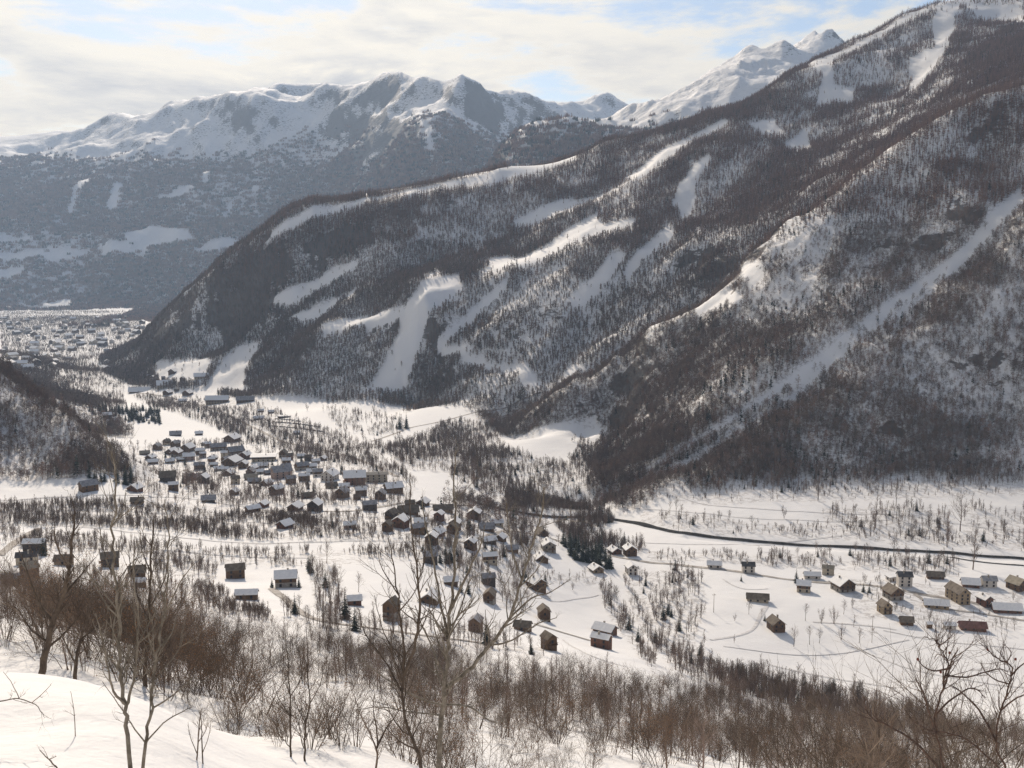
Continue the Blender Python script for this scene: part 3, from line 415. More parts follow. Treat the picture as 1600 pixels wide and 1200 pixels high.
FIRS = [
    (-242.7, 544.1, 12.9, 'tall dark fir beside the long white-roofed house'),
    (-275.6, 607.8, 5.8, 'small dark fir behind the long white-roofed house'),
    (-187.4, 387.5, 7.8, 'dark fir at the photo edge in the hillside hamlet'),
    (-67.8, 424.5, 13.1, 'big dark fir in front of the snow-roofed barn'),
    (149.2, 681.7, 4.8, 'tiny fir beside the low house above the main road'),
    (185, 681.5, 10.5, 'slender dark fir at the road bend by the cream house'),
    (222, 660.8, 7, 'bushy fir, first of two beside the big gabled chalet'),
    (225.1, 659, 6.6, 'bushy fir, second of two beside the big gabled chalet'),
    (20.3, 639.1, 9.8, 'dark fir at the corner of the wide snow-roofed chalet'),
    (8.1, 629.6, 10.4, 'dark fir behind the wide snow-roofed chalet'),
    (146.5, 603.9, 5, 'small round fir beside the garden lane'),
    (157.5, 706.8, 5, 'little fir beside the dark-roofed pale house'),
    (-144.1, 1372.9, 22.7, 'dark fir, first of the pair standing in the open meadow'),
    (-136.5, 1379, 21.2, 'dark fir, second of the pair standing in the open meadow'),
    (-285.5, 794.6, 16, 'large dark fir at the foot of the brown hill'),
    (-285.5, 782.5, 13.9, 'dark fir beside the large one at the hill foot'),
    (-303.9, 771.9, 10, 'dark fir above the grey-roofed barn'),
    (-299.6, 772.9, 10.1, 'second dark fir above the grey-roofed barn'),
    (-55.5, 676.7, 8, 'thin dark fir on the sunny slope by the side road'),
    (-49, 595, 8.4, 'black fir at the end of the fir row by the dark house'),
    (-41.1, 601.6, 9.3, 'black fir, second of the row by the dark house'),
    (-38.1, 605.8, 10, 'black fir, middle of the row by the dark house'),
    (-35.1, 612.2, 9.8, 'black fir, tallest of the row by the dark house'),
    (-31.7, 619.4, 8.8, 'black fir, last of the row by the dark house'),
    (-26.7, 544.3, 8.4, 'dark fir beside the brown barn'),
    (-22.7, 545.6, 8.4, 'dark fir below the brown barn'),
    (-163.3, 808.1, 10.5, 'pointed fir in front of the low brown house'),
    (-158.8, 804.9, 8.6, 'shorter pointed fir in front of the low brown house'),
    (-114.3, 672.4, 6.4, 'small dark fir in the terrace hedgerow'),
    (-116.5, 643.2, 4.6, 'dwarf fir beside the lower terrace track'),
    (-183.6, 672.1, 6.4, 'small dark conical fir among the terrace scrub'),
    (37.1, 761.6, 13.5, 'tall fir at the edge of the riverside wood'),
    (42.3, 755.6, 12.5, 'fir beside the tallest at the riverside wood'),
    (303.9, 680.7, 5.6, 'little fir behind the red gabled house'),
    (242.2, 752.8, 8, 'dark fir beside the river above the hamlet'),
    (218.5, 750.1, 6.2, 'small fir by the river bank'),
    (-115.2, 502.2, 5.3, 'fir at the corner of the modern house'),
    (-102.2, 501.8, 6.5, 'fir beside the terraces of the modern house'),
    (7, 380, 6.3, 'fir at the edge of the thicket below the large brown roof'),
]
BARE = [
    (258.3, 892.9, 23.2, 'dense upright leafless tree on the upper snowfield below the forest edge'),
    (171.1, 608.1, 10.1, 'leafless tree where the garden tracks meet'),
    (179.6, 605.2, 10.7, 'round leafless tree in the snowy garden, beside the track meeting'),
    (186.9, 604.6, 12.2, 'bushy leafless tree, middle of the garden row'),
    (196.8, 619.1, 9.5, 'leafless tree behind the garden row'),
    (196.9, 599.8, 7.8, 'thin leafless tree beside the utility pole'),
    (154.2, 568.7, 12.1, 'leafless tree in the field below the brown chalet'),
    (164.2, 573.1, 10.9, 'twin leafless tree in the field, first'),
    (170.3, 576.1, 9.5, 'twin leafless tree in the field, second'),
    (184, 581.3, 10.3, 'leafless bush with long shadow at the edge of the big field'),
    (192.8, 577.4, 9.6, 'leafless tree at the tip of the garden row'),
    (200.1, 578, 8.9, 'leafless tree at the edge of the ski field below the pole'),
    (244.4, 610.3, 10.1, 'round bare tree in the garden behind the tiny shed'),
    (279, 600.2, 7.8, 'bare fruit tree beside the rust red building'),
    (290.5, 601.7, 8.5, 'bare fruit tree near the photo edge'),
    (283.9, 597.8, 5.7, 'small bare fruit tree between two larger ones'),
    (283.5, 821.8, 27.2, 'tall dense poplar-like tree on the snowfield above the river'),
    (319.6, 879.6, 18.7, 'broad leafless tree on the upper snowfield'),
    (347.5, 817.1, 31.9, 'tallest leafless tree on the snowfield near the river'),
    (292.6, 922.1, 12, 'small leafless tree with a slanting shadow on the upper snowfield'),
    (310.8, 935.8, 13.3, 'little leafless tree just below the forest edge'),
    (217.5, 843.8, 12, 'low bare bush on the upper snowfield track'),
    (254.1, 837.7, 9.9, 'bare tree beside the upper meadow track'),
    (271.9, 837.5, 14.9, 'bare tree between the upper meadow track and the river'),
    (219.4, 888.6, 11.6, 'pair-stemmed bare tree at the side of the upper snowfield'),
    (133.2, 858, 15.2, 'bare tree beside the meadow track above the river'),
    (137.9, 835.5, 10.9, 'smaller bare tree beside the meadow track above the river'),
    (186.3, 817.8, 11.6, 'lone bare tree by the river bend'),
    (320.7, 774.9, 27.5, 'tall thin bare tree at the river bank'),
    (314.8, 716.3, 29.7, 'tall slim bare tree rising behind the hamlet'),
    (272.2, 750.7, 17.8, 'bare tree by the river above the stone house'),
    (368.1, 787.8, 18.6, 'bare tree at the river near the photo edge'),
    (322.6, 817, 16.4, 'bare tree in the riverside thicket'),
    (300, 790.5, 15, 'bare tree at the river side of the thicket'),
    (237.3, 959.7, 22.7, 'leafless tree standing forward from the forest edge'),
    (247.4, 941.9, 20.1, 'bare tree at the forest edge above the snowfield'),
    (55.7, 626.5, 11.1, 'dense round bare bush at the corner of the sledge field'),
    (59.6, 635.4, 9.8, 'second bare bush at the corner of the sledge field'),
    (113, 647.4, 11.5, 'bare tree at the rim of the wooded gully'),
    (109.3, 603.5, 12.1, 'round bare tree leaning at the gully rim'),
    (101.1, 546.9, 9.7, 'slim bare tree at the lower gully rim'),
    (145.7, 608.5, 5.8, 'small bare tree above the brown chalet'),
    (139, 612.2, 8.7, 'crooked bare tree below the long pale barn'),
    (128.4, 600.6, 5, 'small bare bush in the field'),
    (119.9, 560.8, 5.3, 'slim bare sapling in the lower field'),
    (-46.3, 958.5, 17, 'leafless tree beside the stream at the end of the village'),
    (-36.4, 1005.6, 20.2, 'tall bare tree in the white gap below the forest'),
    (-21.3, 981.1, 19.7, 'bare tree standing in the white gap by the stream'),
    (-123.6, 1174.3, 18.1, 'bare tree in the meadow beside the forest road'),
    (-293.6, 1532.8, 12.7, 'round bare tree in the meadow under the piste'),
    (-190.2, 1589.1, 13.2, 'small bare tree under the forest in the meadow'),
    (-207.1, 1326.9, 12.6, 'bare bush in the meadow below the car park'),
    (-197.5, 1534.1, 16.3, 'round bare tree in the meadow, alone'),
    (36.9, 671.5, 7.2, 'thin bare sapling above the sledge field'),
    (43.1, 672.4, 6.4, 'second thin sapling above the sledge field'),
    (37.8, 650.3, 6.2, 'bare bush on the sledge field'),
    (-87.4, 475.7, 12.4, 'bare tree beside the white slope of the modern house'),
    (-77.9, 470.7, 16.7, 'tall bare tree near the big dark fir'),
    (-73.2, 498.2, 10, 'bare tree between the big fir and the smooth field'),
    (-52.9, 493.2, 7.6, 'slim bare tree at the edge of the smooth field'),
    (-100.7, 569.4, 13.5, 'bare tree at the edge of the terraces above the big fir'),
    (-148.3, 572.3, 8.1, 'bare tree behind the brown house on the terraces'),
    (11.7, 380, 9, 'bare tree beside the tall brown-roofed chalet'),
]
POLES = [
    (118.4, 612.5, 11.6, 'wooden utility pole standing in the field beside the long barn'),
    (206.1, 595.3, 8.5, 'wooden utility pole between the garden trees and the small house'),
]
CAR_ROWS = [
    ([(-325.7, 1448.9), (-249.2, 1384.8)], 16),
    ([(-322.2, 1413.9), (-238.5, 1346.9)], 16),
    ([(-328.1, 1479.9), (-283.2, 1431.5)], 9),
    ([(-747.3, 2106.5), (-720.7, 2091.3)], 6),
    ([(-742.7, 2085.7), (-711.6, 2064.1)], 6),
    ([(-732, 2048), (-702.9, 2038)], 6),
    ([(-716.9, 2001.6), (-683.3, 1980.5)], 6),
]
TOWN = [
    (-1517, 3742, 9.4, 50),
    (-1895, 4519, 9.4, 69),
    (-1559, 3516, 16.8, 31),
    (-1246, 3444, 12.9, 161),
    (-1731, 4513, 13.4, 162),
    (-1630, 4572, 14.4, 48),
    (-1336, 3730, 16.2, 159),
    (-1365, 2885, 9, 156),
    (-1404, 3445, 10.6, 95),
    (-1314, 3582, 10.2, 58),
    (-1294, 3392, 15.4, 143),
    (-1218, 2812, 13.1, 42),
    (-1560, 3836, 9.1, 56),
    (-1013, 2181, 11.9, 167),
    (-1192, 3430, 16.5, 48),
    (-1276, 2877, 14.4, 100),
    (-1382, 3101, 9.9, 29),
    (-1369, 3515, 15.4, 124),
    (-1616, 3603, 15.4, 152),
    (-1188, 3128, 16.5, 68),
    (-1438, 3927, 14.7, 87),
    (-1375, 3264, 12.8, 152),
    (-1235, 3565, 12.2, 27),
    (-1322, 3154, 16.5, 0),
    (-1301, 3802, 15.6, 2),
    (-1857, 4426, 15.9, 28),
    (-1440, 3962, 13.2, 179),
    (-1338, 3269, 9.9, 46),
    (-1308, 3646, 12.6, 55),
    (-1932, 4079, 11.7, 10),
    (-1402, 3415, 14.3, 62),
    (-1352, 3205, 14.9, 154),
    (-1238, 3031, 14.6, 74),
    (-1994, 4254, 10.7, 1),
    (-2021, 4526, 10.7, 34),
    (-1249, 3508, 11.9, 108),
    (-1288, 3069, 15.3, 76),
    (-1273, 2993, 11.7, 169),
    (-1360, 3734, 16, 18),
    (-1232, 3258, 11.5, 90),
    (-1839, 4509, 9.3, 176),
    (-1146, 2780, 9.2, 95),
    (-1345, 3359, 13.8, 88),
    (-1315, 3248, 12.9, 131),
    (-1480, 3774, 13.4, 60),
    (-949, 2105, 15, 121),
    (-1251, 3607, 12.5, 71),
    (-2171, 4645, 11, 47),
    (-1388, 3865, 14.5, 80),
    (-1901, 4086, 14.4, 44),
    (-1565, 3783, 12.9, 5),
    (-1296, 2888, 11, 166),
    (-1671, 3725, 9.7, 98),
    (-1727, 4062, 9, 168),
    (-1876, 4027, 12.3, 75),
    (-1402, 3165, 16.4, 108),
    (-1209, 2860, 11.6, 156),
    (-1745, 4296, 15.1, 112),
    (-1214, 3327, 12.1, 36),
    (-1077, 2529, 12.3, 170),
    (-1543, 3634, 9.5, 98),
    (-1987, 4486, 13.3, 49),
    (-1897, 4574, 10.2, 139),
    (-1655, 3624, 16.6, 165),
    (-1640, 3570, 15.4, 153),
    (-983, 2103, 14.5, 3),
    (-1493, 3393, 11, 125),
    (-1590, 4581, 13.2, 160),
    (-1109, 2947, 10.5, 101),
    (-1493, 3575, 14.5, 59),
    (-1307, 3542, 12.5, 41),
    (-955, 2234, 13, 12),
    (-1270, 3170, 13.5, 125),
    (-1643, 3737, 16.1, 144),
    (-1001, 2446, 10.1, 39),
    (-1396, 3393, 16, 140),
    (-1526, 3336, 11, 11),
    (-1730, 4687, 17, 61),
    (-1380, 3074, 10.5, 151),
    (-2112, 4503, 10.3, 67),
    (-1010, 2237, 11, 79),
    (-2150, 4548, 9.5, 148),
    (-984, 2075, 10.8, 46),
    (-1536, 3879, 16.8, 47),
    (-1379, 3236, 13.6, 174),
    (-862, 2279, 13.8, 50),
    (-1030, 2217, 14.3, 144),
    (-1445, 3735, 11.4, 88),
    (-1799, 4441, 13.7, 10),
    (-982, 2221, 13.7, 32),
    (-1330, 3002, 17, 63),
    (-1270, 3198, 9.7, 161),
    (-1259, 3293, 13.2, 68),
    (-1230, 3591, 11, 132),
    (-1741, 3748, 13.5, 80),
    (-1683, 3864, 10.2, 7),
    (-1185, 3363, 9.5, 140),
    (-1432, 3541, 14.8, 62),
    (-962, 2555, 12.8, 23),
    (-1845, 4036, 14.3, 42),
    (-1192, 3212, 13.1, 15),
    (-1239, 3191, 16.6, 43),
    (-1930, 4303, 11.8, 102),
    (-1677, 4056, 14.7, 58),
    (-1719, 4722, 16.3, 55),
    (-1468, 3384, 12.4, 16),
    (-973, 2131, 15.8, 109),
    (-1448, 3429, 9.8, 150),
    (-1405, 2986, 10.5, 44),
    (-1286, 3218, 16.2, 172),
]
FORE = [
    ('ash_sapling', 'tall slender pale-barked ash rising from the snow beside a second leaning stem', 'tree', [([(-5.209, 14, 292.553), (-5.243, 14, 293.339), (-5.248, 14, 293.797), (-5.296, 14, 294.25), (-5.292, 14, 294.701), (-5.289, 14, 295.147), (-5.311, 14, 295.59), (-5.311, 14, 296.118), (-5.248, 14, 296.553), (-5.236, 14, 296.985), (-5.253, 14, 297.329)], 0.034, 0.008), ([(-5.25, 14, 293.76), (-5.329, 13.826, 294.053), (-5.329, 13.652, 294.481), (-5.311, 13.478, 294.898), (-5.307, 13.304, 295.304)], 0.022, 0.006), ([(-5.233, 14, 293.742), (-5.107, 13.912, 294.107), (-5.008, 13.823, 294.501), (-4.931, 13.735, 295.152), (-4.926, 13.646, 295.702), (-4.871, 13.558, 296.071)], 0.024, 0.006), ([(-5.278, 14, 295.546), (-5.461, 14.169, 295.716), (-5.583, 14.337, 295.934), (-5.679, 14.506, 296.158)], 0.014, 0.005), ([(-5.273, 14, 296.205), (-5.201, 14.069, 296.449), (-5.163, 14.138, 296.694)], 0.012, 0.004), ([(-5.297, 14, 294.611), (-5.241, 13.659, 294.961), (-5.133, 13.318, 295.299)], 0.012, 0.004)]),
    ('leaning_ash', 'second ash stem leaning beside the tall pale one, with side branches', 'tree', [([(-5.286, 14.5, 292.287), (-5.19, 14.5, 293.006), (-5.093, 14.5, 293.386), (-5.023, 14.5, 293.951), (-4.932, 14.5, 294.418), (-4.85, 14.5, 294.882), (-4.765, 14.5, 295.433), (-4.725, 14.5, 295.979), (-4.755, 14.5, 296.52)], 0.028, 0.007), ([(-5.079, 14.5, 293.481), (-4.798, 14.461, 293.686), (-4.554, 14.422, 293.89), (-4.449, 14.384, 294)], 0.016, 0.005), ([(-5.172, 14.5, 293.006), (-4.912, 14.488, 293.297), (-4.631, 14.476, 293.473), (-4.49, 14.464, 293.544)], 0.014, 0.004), ([(-4.85, 14.5, 294.882), (-4.624, 14.303, 295.224), (-4.448, 14.105, 295.513), (-4.199, 13.908, 295.795)], 0.014, 0.004), ([(-4.932, 14.5, 294.418), (-4.812, 14.704, 294.528), (-4.794, 14.908, 294.738)], 0.012, 0.004), ([(-5.194, 14.5, 292.911), (-5.284, 14.276, 293.395), (-5.363, 14.052, 293.774), (-5.477, 13.828, 294.187)], 0.012, 0.004)]),
    ('lichen_ash', 'stout grey ash with lichen-pale limbs standing on the snow ledge', 'tree', [([(-2.182, 30, 284.241), (-2.055, 30, 285.923), (-1.93, 30, 287.486), (-1.849, 30, 288.452), (-1.786, 30, 289.41), (-1.686, 30, 290.551), (-1.604, 30, 291.868), (-1.613, 30, 293.17), (-1.588, 30, 294.275)], 0.1, 0.014), ([(-1.913, 30, 287.253), (-1.296, 29.944, 287.702), (-0.645, 29.888, 288.495), (-0.092, 29.832, 289.375), (0.273, 29.776, 290.527), (0.507, 29.72, 291.386), (0.863, 29.664, 292.512), (0.894, 29.608, 293.259)], 0.075, 0.02), ([(-1.847, 30, 288.644), (-2.025, 30.015, 289.596), (-2.234, 30.03, 290.919), (-2.462, 30.045, 292.043), (-2.547, 30.06, 292.785)], 0.05, 0.012), ([(-1.768, 30, 289.41), (-1.428, 29.938, 290.287), (-1.13, 29.875, 290.966), (-0.871, 29.813, 291.546), (-0.758, 29.75, 292.121)], 0.05, 0.012), ([(-1.792, 30, 288.644), (-1.477, 30.104, 289.565), (-1.2, 30.208, 290.39), (-0.963, 30.312, 290.452)], 0.03, 0.01), ([(-2.049, 30, 286.551), (-2.53, 30.214, 286.71), (-3.578, 30.428, 287.209), (-4.351, 30.642, 287.712), (-4.846, 30.856, 288.221)], 0.04, 0.01), ([(-2.012, 30, 286.609), (-1.321, 30.411, 286.466), (-0.766, 30.821, 285.901), (-0.389, 31.232, 285.55), (-0.098, 31.643, 285.732)], 0.04, 0.012), ([(-2.089, 30, 286.316), (-2.956, 29.741, 286.589), (-3.844, 29.482, 286.84), (-4.447, 29.223, 286.861)], 0.03, 0.008), ([(0, 30, 289.506), (0.555, 30.178, 289.827), (1.115, 30.357, 289.959), (1.679, 30.535, 290.286)], 0.035, 0.01), ([(-0.591, 30, 288.548), (0, 30.235, 288.555), (0.749, 30.471, 288.953), (1.32, 30.706, 289.063)], 0.035, 0.01), ([(0.275, 30, 290.456), (0, 29.751, 291.377), (-0.09, 29.503, 292.186), (-0.177, 29.254, 292.979)], 0.03, 0.01)]),
    ('dark_ash', 'dark-stemmed ash curving up in front of the thicket, beside the stout grey ash', 'tree', [([(-2.216, 26, 286.429), (-2.403, 26, 287.202), (-2.638, 26, 287.885), (-2.739, 26, 288.817), (-2.696, 26, 289.657), (-2.781, 26, 290.491), (-2.834, 26, 291.318), (-2.933, 26, 292.138), (-3.066, 26, 292.79)], 0.06, 0.01), ([(-2.716, 26, 289.322), (-2.372, 25.689, 290.276), (-2.255, 25.378, 291.365), (-2.293, 25.067, 292.42), (-2.359, 24.756, 293.444), (-2.361, 24.445, 294.586)], 0.05, 0.01), ([(-2.739, 26, 288.817), (-3.27, 26.492, 289.462), (-3.818, 26.985, 289.958), (-4.044, 27.477, 290.476)], 0.03, 0.008), ([(-2.808, 26, 290.822), (-2.438, 25.686, 291.423), (-2.17, 25.371, 292.009)], 0.02, 0.006), ([(-2.834, 26, 291.318), (-3.17, 25.71, 292.064), (-3.25, 25.42, 292.633)], 0.02, 0.006), ([(-2.695, 26, 289.741), (-3.17, 26.407, 290.004), (-3.423, 26.815, 290.535), (-3.583, 27.222, 290.91)], 0.02, 0.006), ([(-2.398, 26, 290.408), (-2.117, 26.133, 290.776), (-2.009, 26.266, 291.395)], 0.02, 0.006)]),
    ('leaning_oak', 'dark leaning tree with a rough trunk on the crest of the snow bank', 'tree', [([(-17.365, 38, 283.853), (-17.052, 38, 285.25), (-16.761, 38, 286.296), (-16.333, 38, 287.311), (-16.05, 38, 288.271), (-15.9, 38, 289.343), (-15.706, 38, 290.408)], 0.17, 0.03), ([(-16.761, 38, 286.296), (-17.211, 37.956, 287.084), (-17.484, 37.913, 288.059), (-17.755, 37.869, 289.024)], 0.07, 0.012), ([(-16.333, 38, 287.311), (-15.925, 38.623, 287.835), (-15.545, 39.246, 288.379)], 0.06, 0.012), ([(-16.05, 38, 288.271), (-15.959, 36.929, 289.413), (-15.563, 35.858, 290.503)], 0.05, 0.01), ([(-17.052, 38, 285.25), (-16.5, 38.315, 285.742), (-16.003, 38.629, 286.365), (-15.731, 38.944, 287.119)], 0.06, 0.012), ([(-16.962, 38, 285.616), (-17.438, 37.809, 286.051), (-17.77, 37.618, 286.841), (-18.117, 37.427, 287.265)], 0.05, 0.01)]),
    ('crest_ash', 'slim leafless tree behind the crest of the snow bank, twigs spread wide', 'tree', [([(-15.241, 36, 284.399), (-15.164, 36, 285.448), (-14.939, 36, 286.373), (-14.704, 36, 287.063), (-14.548, 36, 287.978)], 0.09, 0.015), ([(-15.164, 36, 285.448), (-15.038, 35.116, 286.482), (-14.847, 34.232, 287.261)], 0.04, 0.01), ([(-14.939, 36, 286.373), (-14.523, 36.347, 286.707), (-14.176, 36.693, 287.281)], 0.04, 0.01)]),
    ('tall_ash', 'dark upright trunk in the brush between the two pale stems and the brown thicket', 'tree', [([(-21.289, 60, 275.359), (-20.932, 60, 278.439), (-20.723, 60, 280.723), (-20.569, 60, 282.61), (-20.379, 60, 284.483)], 0.15, 0.03), ([(-20.932, 60, 278.439), (-21.862, 61.036, 279.618), (-22.541, 62.071, 280.841), (-23.055, 63.107, 281.71)], 0.07, 0.015), ([(-20.862, 60, 279.203), (-19.639, 58.946, 281.062), (-18.995, 57.892, 282.495)], 0.07, 0.015), ([(-20.67, 60, 281.102), (-21.282, 60.468, 282.475), (-21.47, 60.937, 283.482)], 0.05, 0.01)]),
    ('sapling', 'thin sapling on the snow ledge, first of a close pair', 'tree', [([(-6.464, 30, 285.174), (-6.452, 30, 286.316), (-6.469, 30, 287.097), (-6.485, 30, 287.873), (-6.533, 30, 288.836)], 0.04, 0.008), ([(-6.452, 30, 286.316), (-6.708, 29.637, 287.061), (-6.791, 29.273, 287.789)], 0.02, 0.006), ([(-6.455, 30, 286.902), (-6.213, 30.435, 287.304), (-6.135, 30.87, 287.72)], 0.018, 0.005)]),
    ('sapling', 'thin sapling on the snow ledge, second of a close pair', 'tree', [([(-6.073, 30, 285.056), (-6.01, 30, 286.12), (-5.879, 30, 286.902), (-5.929, 30, 287.873), (-5.938, 30, 289.028)], 0.04, 0.008), ([(-6.01, 30, 286.12), (-6.377, 30.4, 286.53), (-6.529, 30.8, 286.653)], 0.02, 0.006), ([(-5.921, 30, 286.707), (-5.478, 29.494, 287.506), (-5.282, 28.987, 288.282)], 0.018, 0.005)]),
    ('vase_shrub', 'vase-shaped leafless shrub in front of the dark thicket on the snow', 'shrub', [([(-3.714, 28, 285.756), (-3.705, 28, 286.31), (-3.922, 28, 286.862), (-4.141, 28, 287.319), (-4.254, 28, 287.775)], 0.04, 0.008), ([(-3.705, 28, 286.273), (-3.497, 28.369, 286.688), (-3.251, 28.739, 286.929), (-3.107, 29.108, 287.102)], 0.035, 0.008), ([(-3.703, 28, 286.402), (-3.718, 28.177, 286.871), (-3.821, 28.353, 287.252), (-3.802, 28.53, 287.637)], 0.03, 0.008)]),
    ('snow_sapling', 'small forked sapling in the smooth snow near the bottom edge', 'tree', [([(-5.592, 18, 290.664), (-5.511, 18, 291.318), (-5.449, 18, 291.789), (-5.409, 18, 291.966)], 0.018, 0.004), ([(-5.543, 18, 291.081), (-5.703, 18.197, 291.342), (-5.79, 18.395, 291.489)], 0.01, 0.003), ([(-5.511, 18, 291.318), (-5.46, 18.346, 291.392), (-5.519, 18.691, 291.474)], 0.01, 0.003)]),
    ('snow_sapling', 'bare single-stemmed sapling beside the small forked one', 'tree', [([(-5.434, 18, 290.664), (-5.433, 18, 291.318), (-5.433, 18, 291.613), (-5.456, 18, 291.907)], 0.016, 0.004), ([(-5.426, 18, 291.199), (-5.294, 17.923, 291.473), (-5.216, 17.846, 291.802)], 0.009, 0.003)]),
    ('dead_twig', 'bent dead twig sticking out of the snow at the bottom edge', 'shrub', [([(-4.876, 11, 294.331), (-4.925, 11, 294.44), (-4.99, 11, 294.52), (-5.067, 11, 294.607)], 0.012, 0.004), ([(-4.977, 11, 294.506), (-5.045, 11.341, 294.365)], 0.006, 0.003)]),
    ('arched_twig', 'arching twig bowed over the snow at the photo edge', 'shrub', [([(-8.146, 16, 292.858), (-7.891, 16, 292.962), (-7.641, 16, 292.994), (-7.399, 16, 292.89), (-7.279, 16, 292.723)], 0.014, 0.005), ([(-7.641, 16, 292.994), (-7.902, 16.363, 293.068), (-8.22, 16.727, 293.131)], 0.008, 0.003), ([(-7.447, 16, 292.91), (-7.064, 15.618, 293.283), (-6.792, 15.236, 293.546)], 0.008, 0.003)]),
    ('snow_twig', 'thin straight twig rising from the smooth snow', 'shrub', [([(-7.227, 17, 292.268), (-7.238, 17, 292.467), (-7.268, 17, 292.688)], 0.009, 0.003)]),
    ('rosehip_shrub', 'thorny shrub with dried red hips on crooked twigs close to the camera', 'shrub', [([(3.091, 7, 295.972), (2.973, 7, 296.369), (2.908, 7, 296.601), (2.88, 7, 296.816), (2.922, 7, 297.012), (2.94, 7, 297.17), (2.924, 7, 297.224), (2.881, 7, 297.305), (2.853, 7, 297.35), (2.774, 7, 297.373)], 0.0095, 0.0028), ([(2.922, 7, 297.012), (2.975, 7.073, 297.058), (3.027, 7.147, 297.134), (3.09, 7.22, 297.174), (3.128, 7.294, 297.183)], 0.008, 0.003), ([(2.942, 7, 297.125), (2.843, 6.97, 297.146), (2.766, 6.941, 297.181), (2.709, 6.911, 297.242)], 0.007, 0.003), ([(2.944, 7, 297.089), (3.072, 6.996, 297.091), (3.168, 6.991, 297.12), (3.281, 6.987, 297.153), (3.345, 6.983, 297.132)], 0.007, 0.003), ([(2.881, 7, 297.305), (2.868, 6.851, 297.407), (2.845, 6.703, 297.506)], 0.005, 0.002), ([(2.924, 7, 297.224), (2.905, 7.083, 297.219), (2.919, 7.167, 297.149)], 0.004, 0.002), ([(2.905, 7, 296.67), (2.803, 6.942, 296.879), (2.729, 6.884, 297.062), (2.66, 6.825, 297.144)], 0.008, 0.003), ([(2.885, 7, 296.807), (3.04, 7.104, 296.898), (3.214, 7.208, 296.923), (3.355, 7.312, 296.808)], 0.008, 0.003), ([(2.973, 7, 296.369), (2.777, 6.953, 296.601), (2.58, 6.906, 296.76), (2.387, 6.858, 296.872), (2.323, 6.811, 297.035)], 0.012, 0.003)]),
    ('rosehip_shrub', 'second thorny shrub with few hips at the bottom corner, tangled with the first', 'shrub', [([(3.838, 7.6, 295.576), (3.689, 7.6, 296.058), (3.583, 7.6, 296.334), (3.611, 7.6, 296.583), (3.661, 7.6, 296.78), (3.675, 7.6, 296.854), (3.636, 7.6, 296.952), (3.565, 7.6, 296.977), (3.496, 7.6, 297.026), (3.475, 7.6, 297.065)], 0.0095, 0.0028), ([(3.675, 7.6, 296.854), (3.746, 7.628, 296.916), (3.827, 7.656, 296.954)], 0.007, 0.003), ([(3.661, 7.6, 296.78), (3.536, 7.569, 296.833), (3.448, 7.539, 296.904), (3.404, 7.508, 296.965)], 0.006, 0.003), ([(3.583, 7.6, 296.334), (3.461, 7.634, 296.567), (3.326, 7.669, 296.702), (3.267, 7.703, 296.737)], 0.01, 0.003), ([(3.689, 7.6, 296.058), (3.481, 7.531, 296.268), (3.255, 7.462, 296.45), (2.992, 7.393, 296.531), (2.822, 7.323, 296.66)], 0.01, 0.003), ([(3.611, 7.6, 296.583), (3.652, 7.454, 296.746), (3.691, 7.308, 296.857)], 0.008, 0.003), ([(3.636, 7.6, 296.952), (3.71, 7.713, 296.982), (3.712, 7.825, 296.998)], 0.005, 0.002)]),
]
NEAR = [
    (3.29, 10.5, 0.24),
    (3.32, 9.5, 0.26),
    (4.54, 12, 0.32),
    (4.69, 11, 0.3),
    (4.33, 9.5, 0.27),
    (5.75, 12, 0.34),
    (3.89, 14, 0.32),
]
HIPS = [
    (2.953, 7, 297.26, 0),
    (2.739, 7, 297.215, 0),
    (2.899, 7, 297.125, 0),
    (3.481, 7.6, 297.05, 1),
    (3.691, 7.6, 296.977, 1),
]
# ---------------------------------------------------------------- terrain as a height field (metres)
EYE = 300.0                       # eye level above the datum; the viewpoint is the origin of the plan
def hash2(ix, iy, seed):
    h = (ix.astype(np.int64) * 374761393 + iy.astype(np.int64) * 668265263 + seed * 974711) & 0xFFFFFFFF
    h = ((h ^ (h >> 13)) * 1274126177) & 0xFFFFFFFF
    h = (h ^ (h >> 16)) & 0xFFFFFFFF
    return h / 4294967295.0
def vnoise(x, y, seed=0):
    ix = np.floor(x); iy = np.floor(y); fx = x - ix; fy = y - iy
    ux = fx*fx*fx*(fx*(fx*6-15)+10); uy = fy*fy*fy*(fy*(fy*6-15)+10)
    a = hash2(ix, iy, seed); b = hash2(ix+1, iy, seed); c = hash2(ix, iy+1, seed); d = hash2(ix+1, iy+1, seed)
    return (a + (b-a)*ux) + ((c + (d-c)*ux) - (a + (b-a)*ux))*uy      # 0..1
def fbm(x, y, wl, octs, seed=0, gain=0.5, ridged=False):
    s = np.zeros_like(x); amp = 1.0; tot = 0.0
    for k in range(octs):
        ca, sa = math.cos(0.7*k+seed), math.sin(0.7*k+seed)
        n = vnoise((x*ca - y*sa)/wl + 17.3*k, (x*sa + y*ca)/wl - 9.1*k, seed + k)*2 - 1
        if ridged: n = 1 - 2*np.abs(n)
        s += amp*n; tot += amp; amp *= gain; wl *= 0.5
    return s/tot
def sstep(a, b, v):
    t = np.clip((v-a)/(b-a), 0, 1); return t*t*(3-2*t)
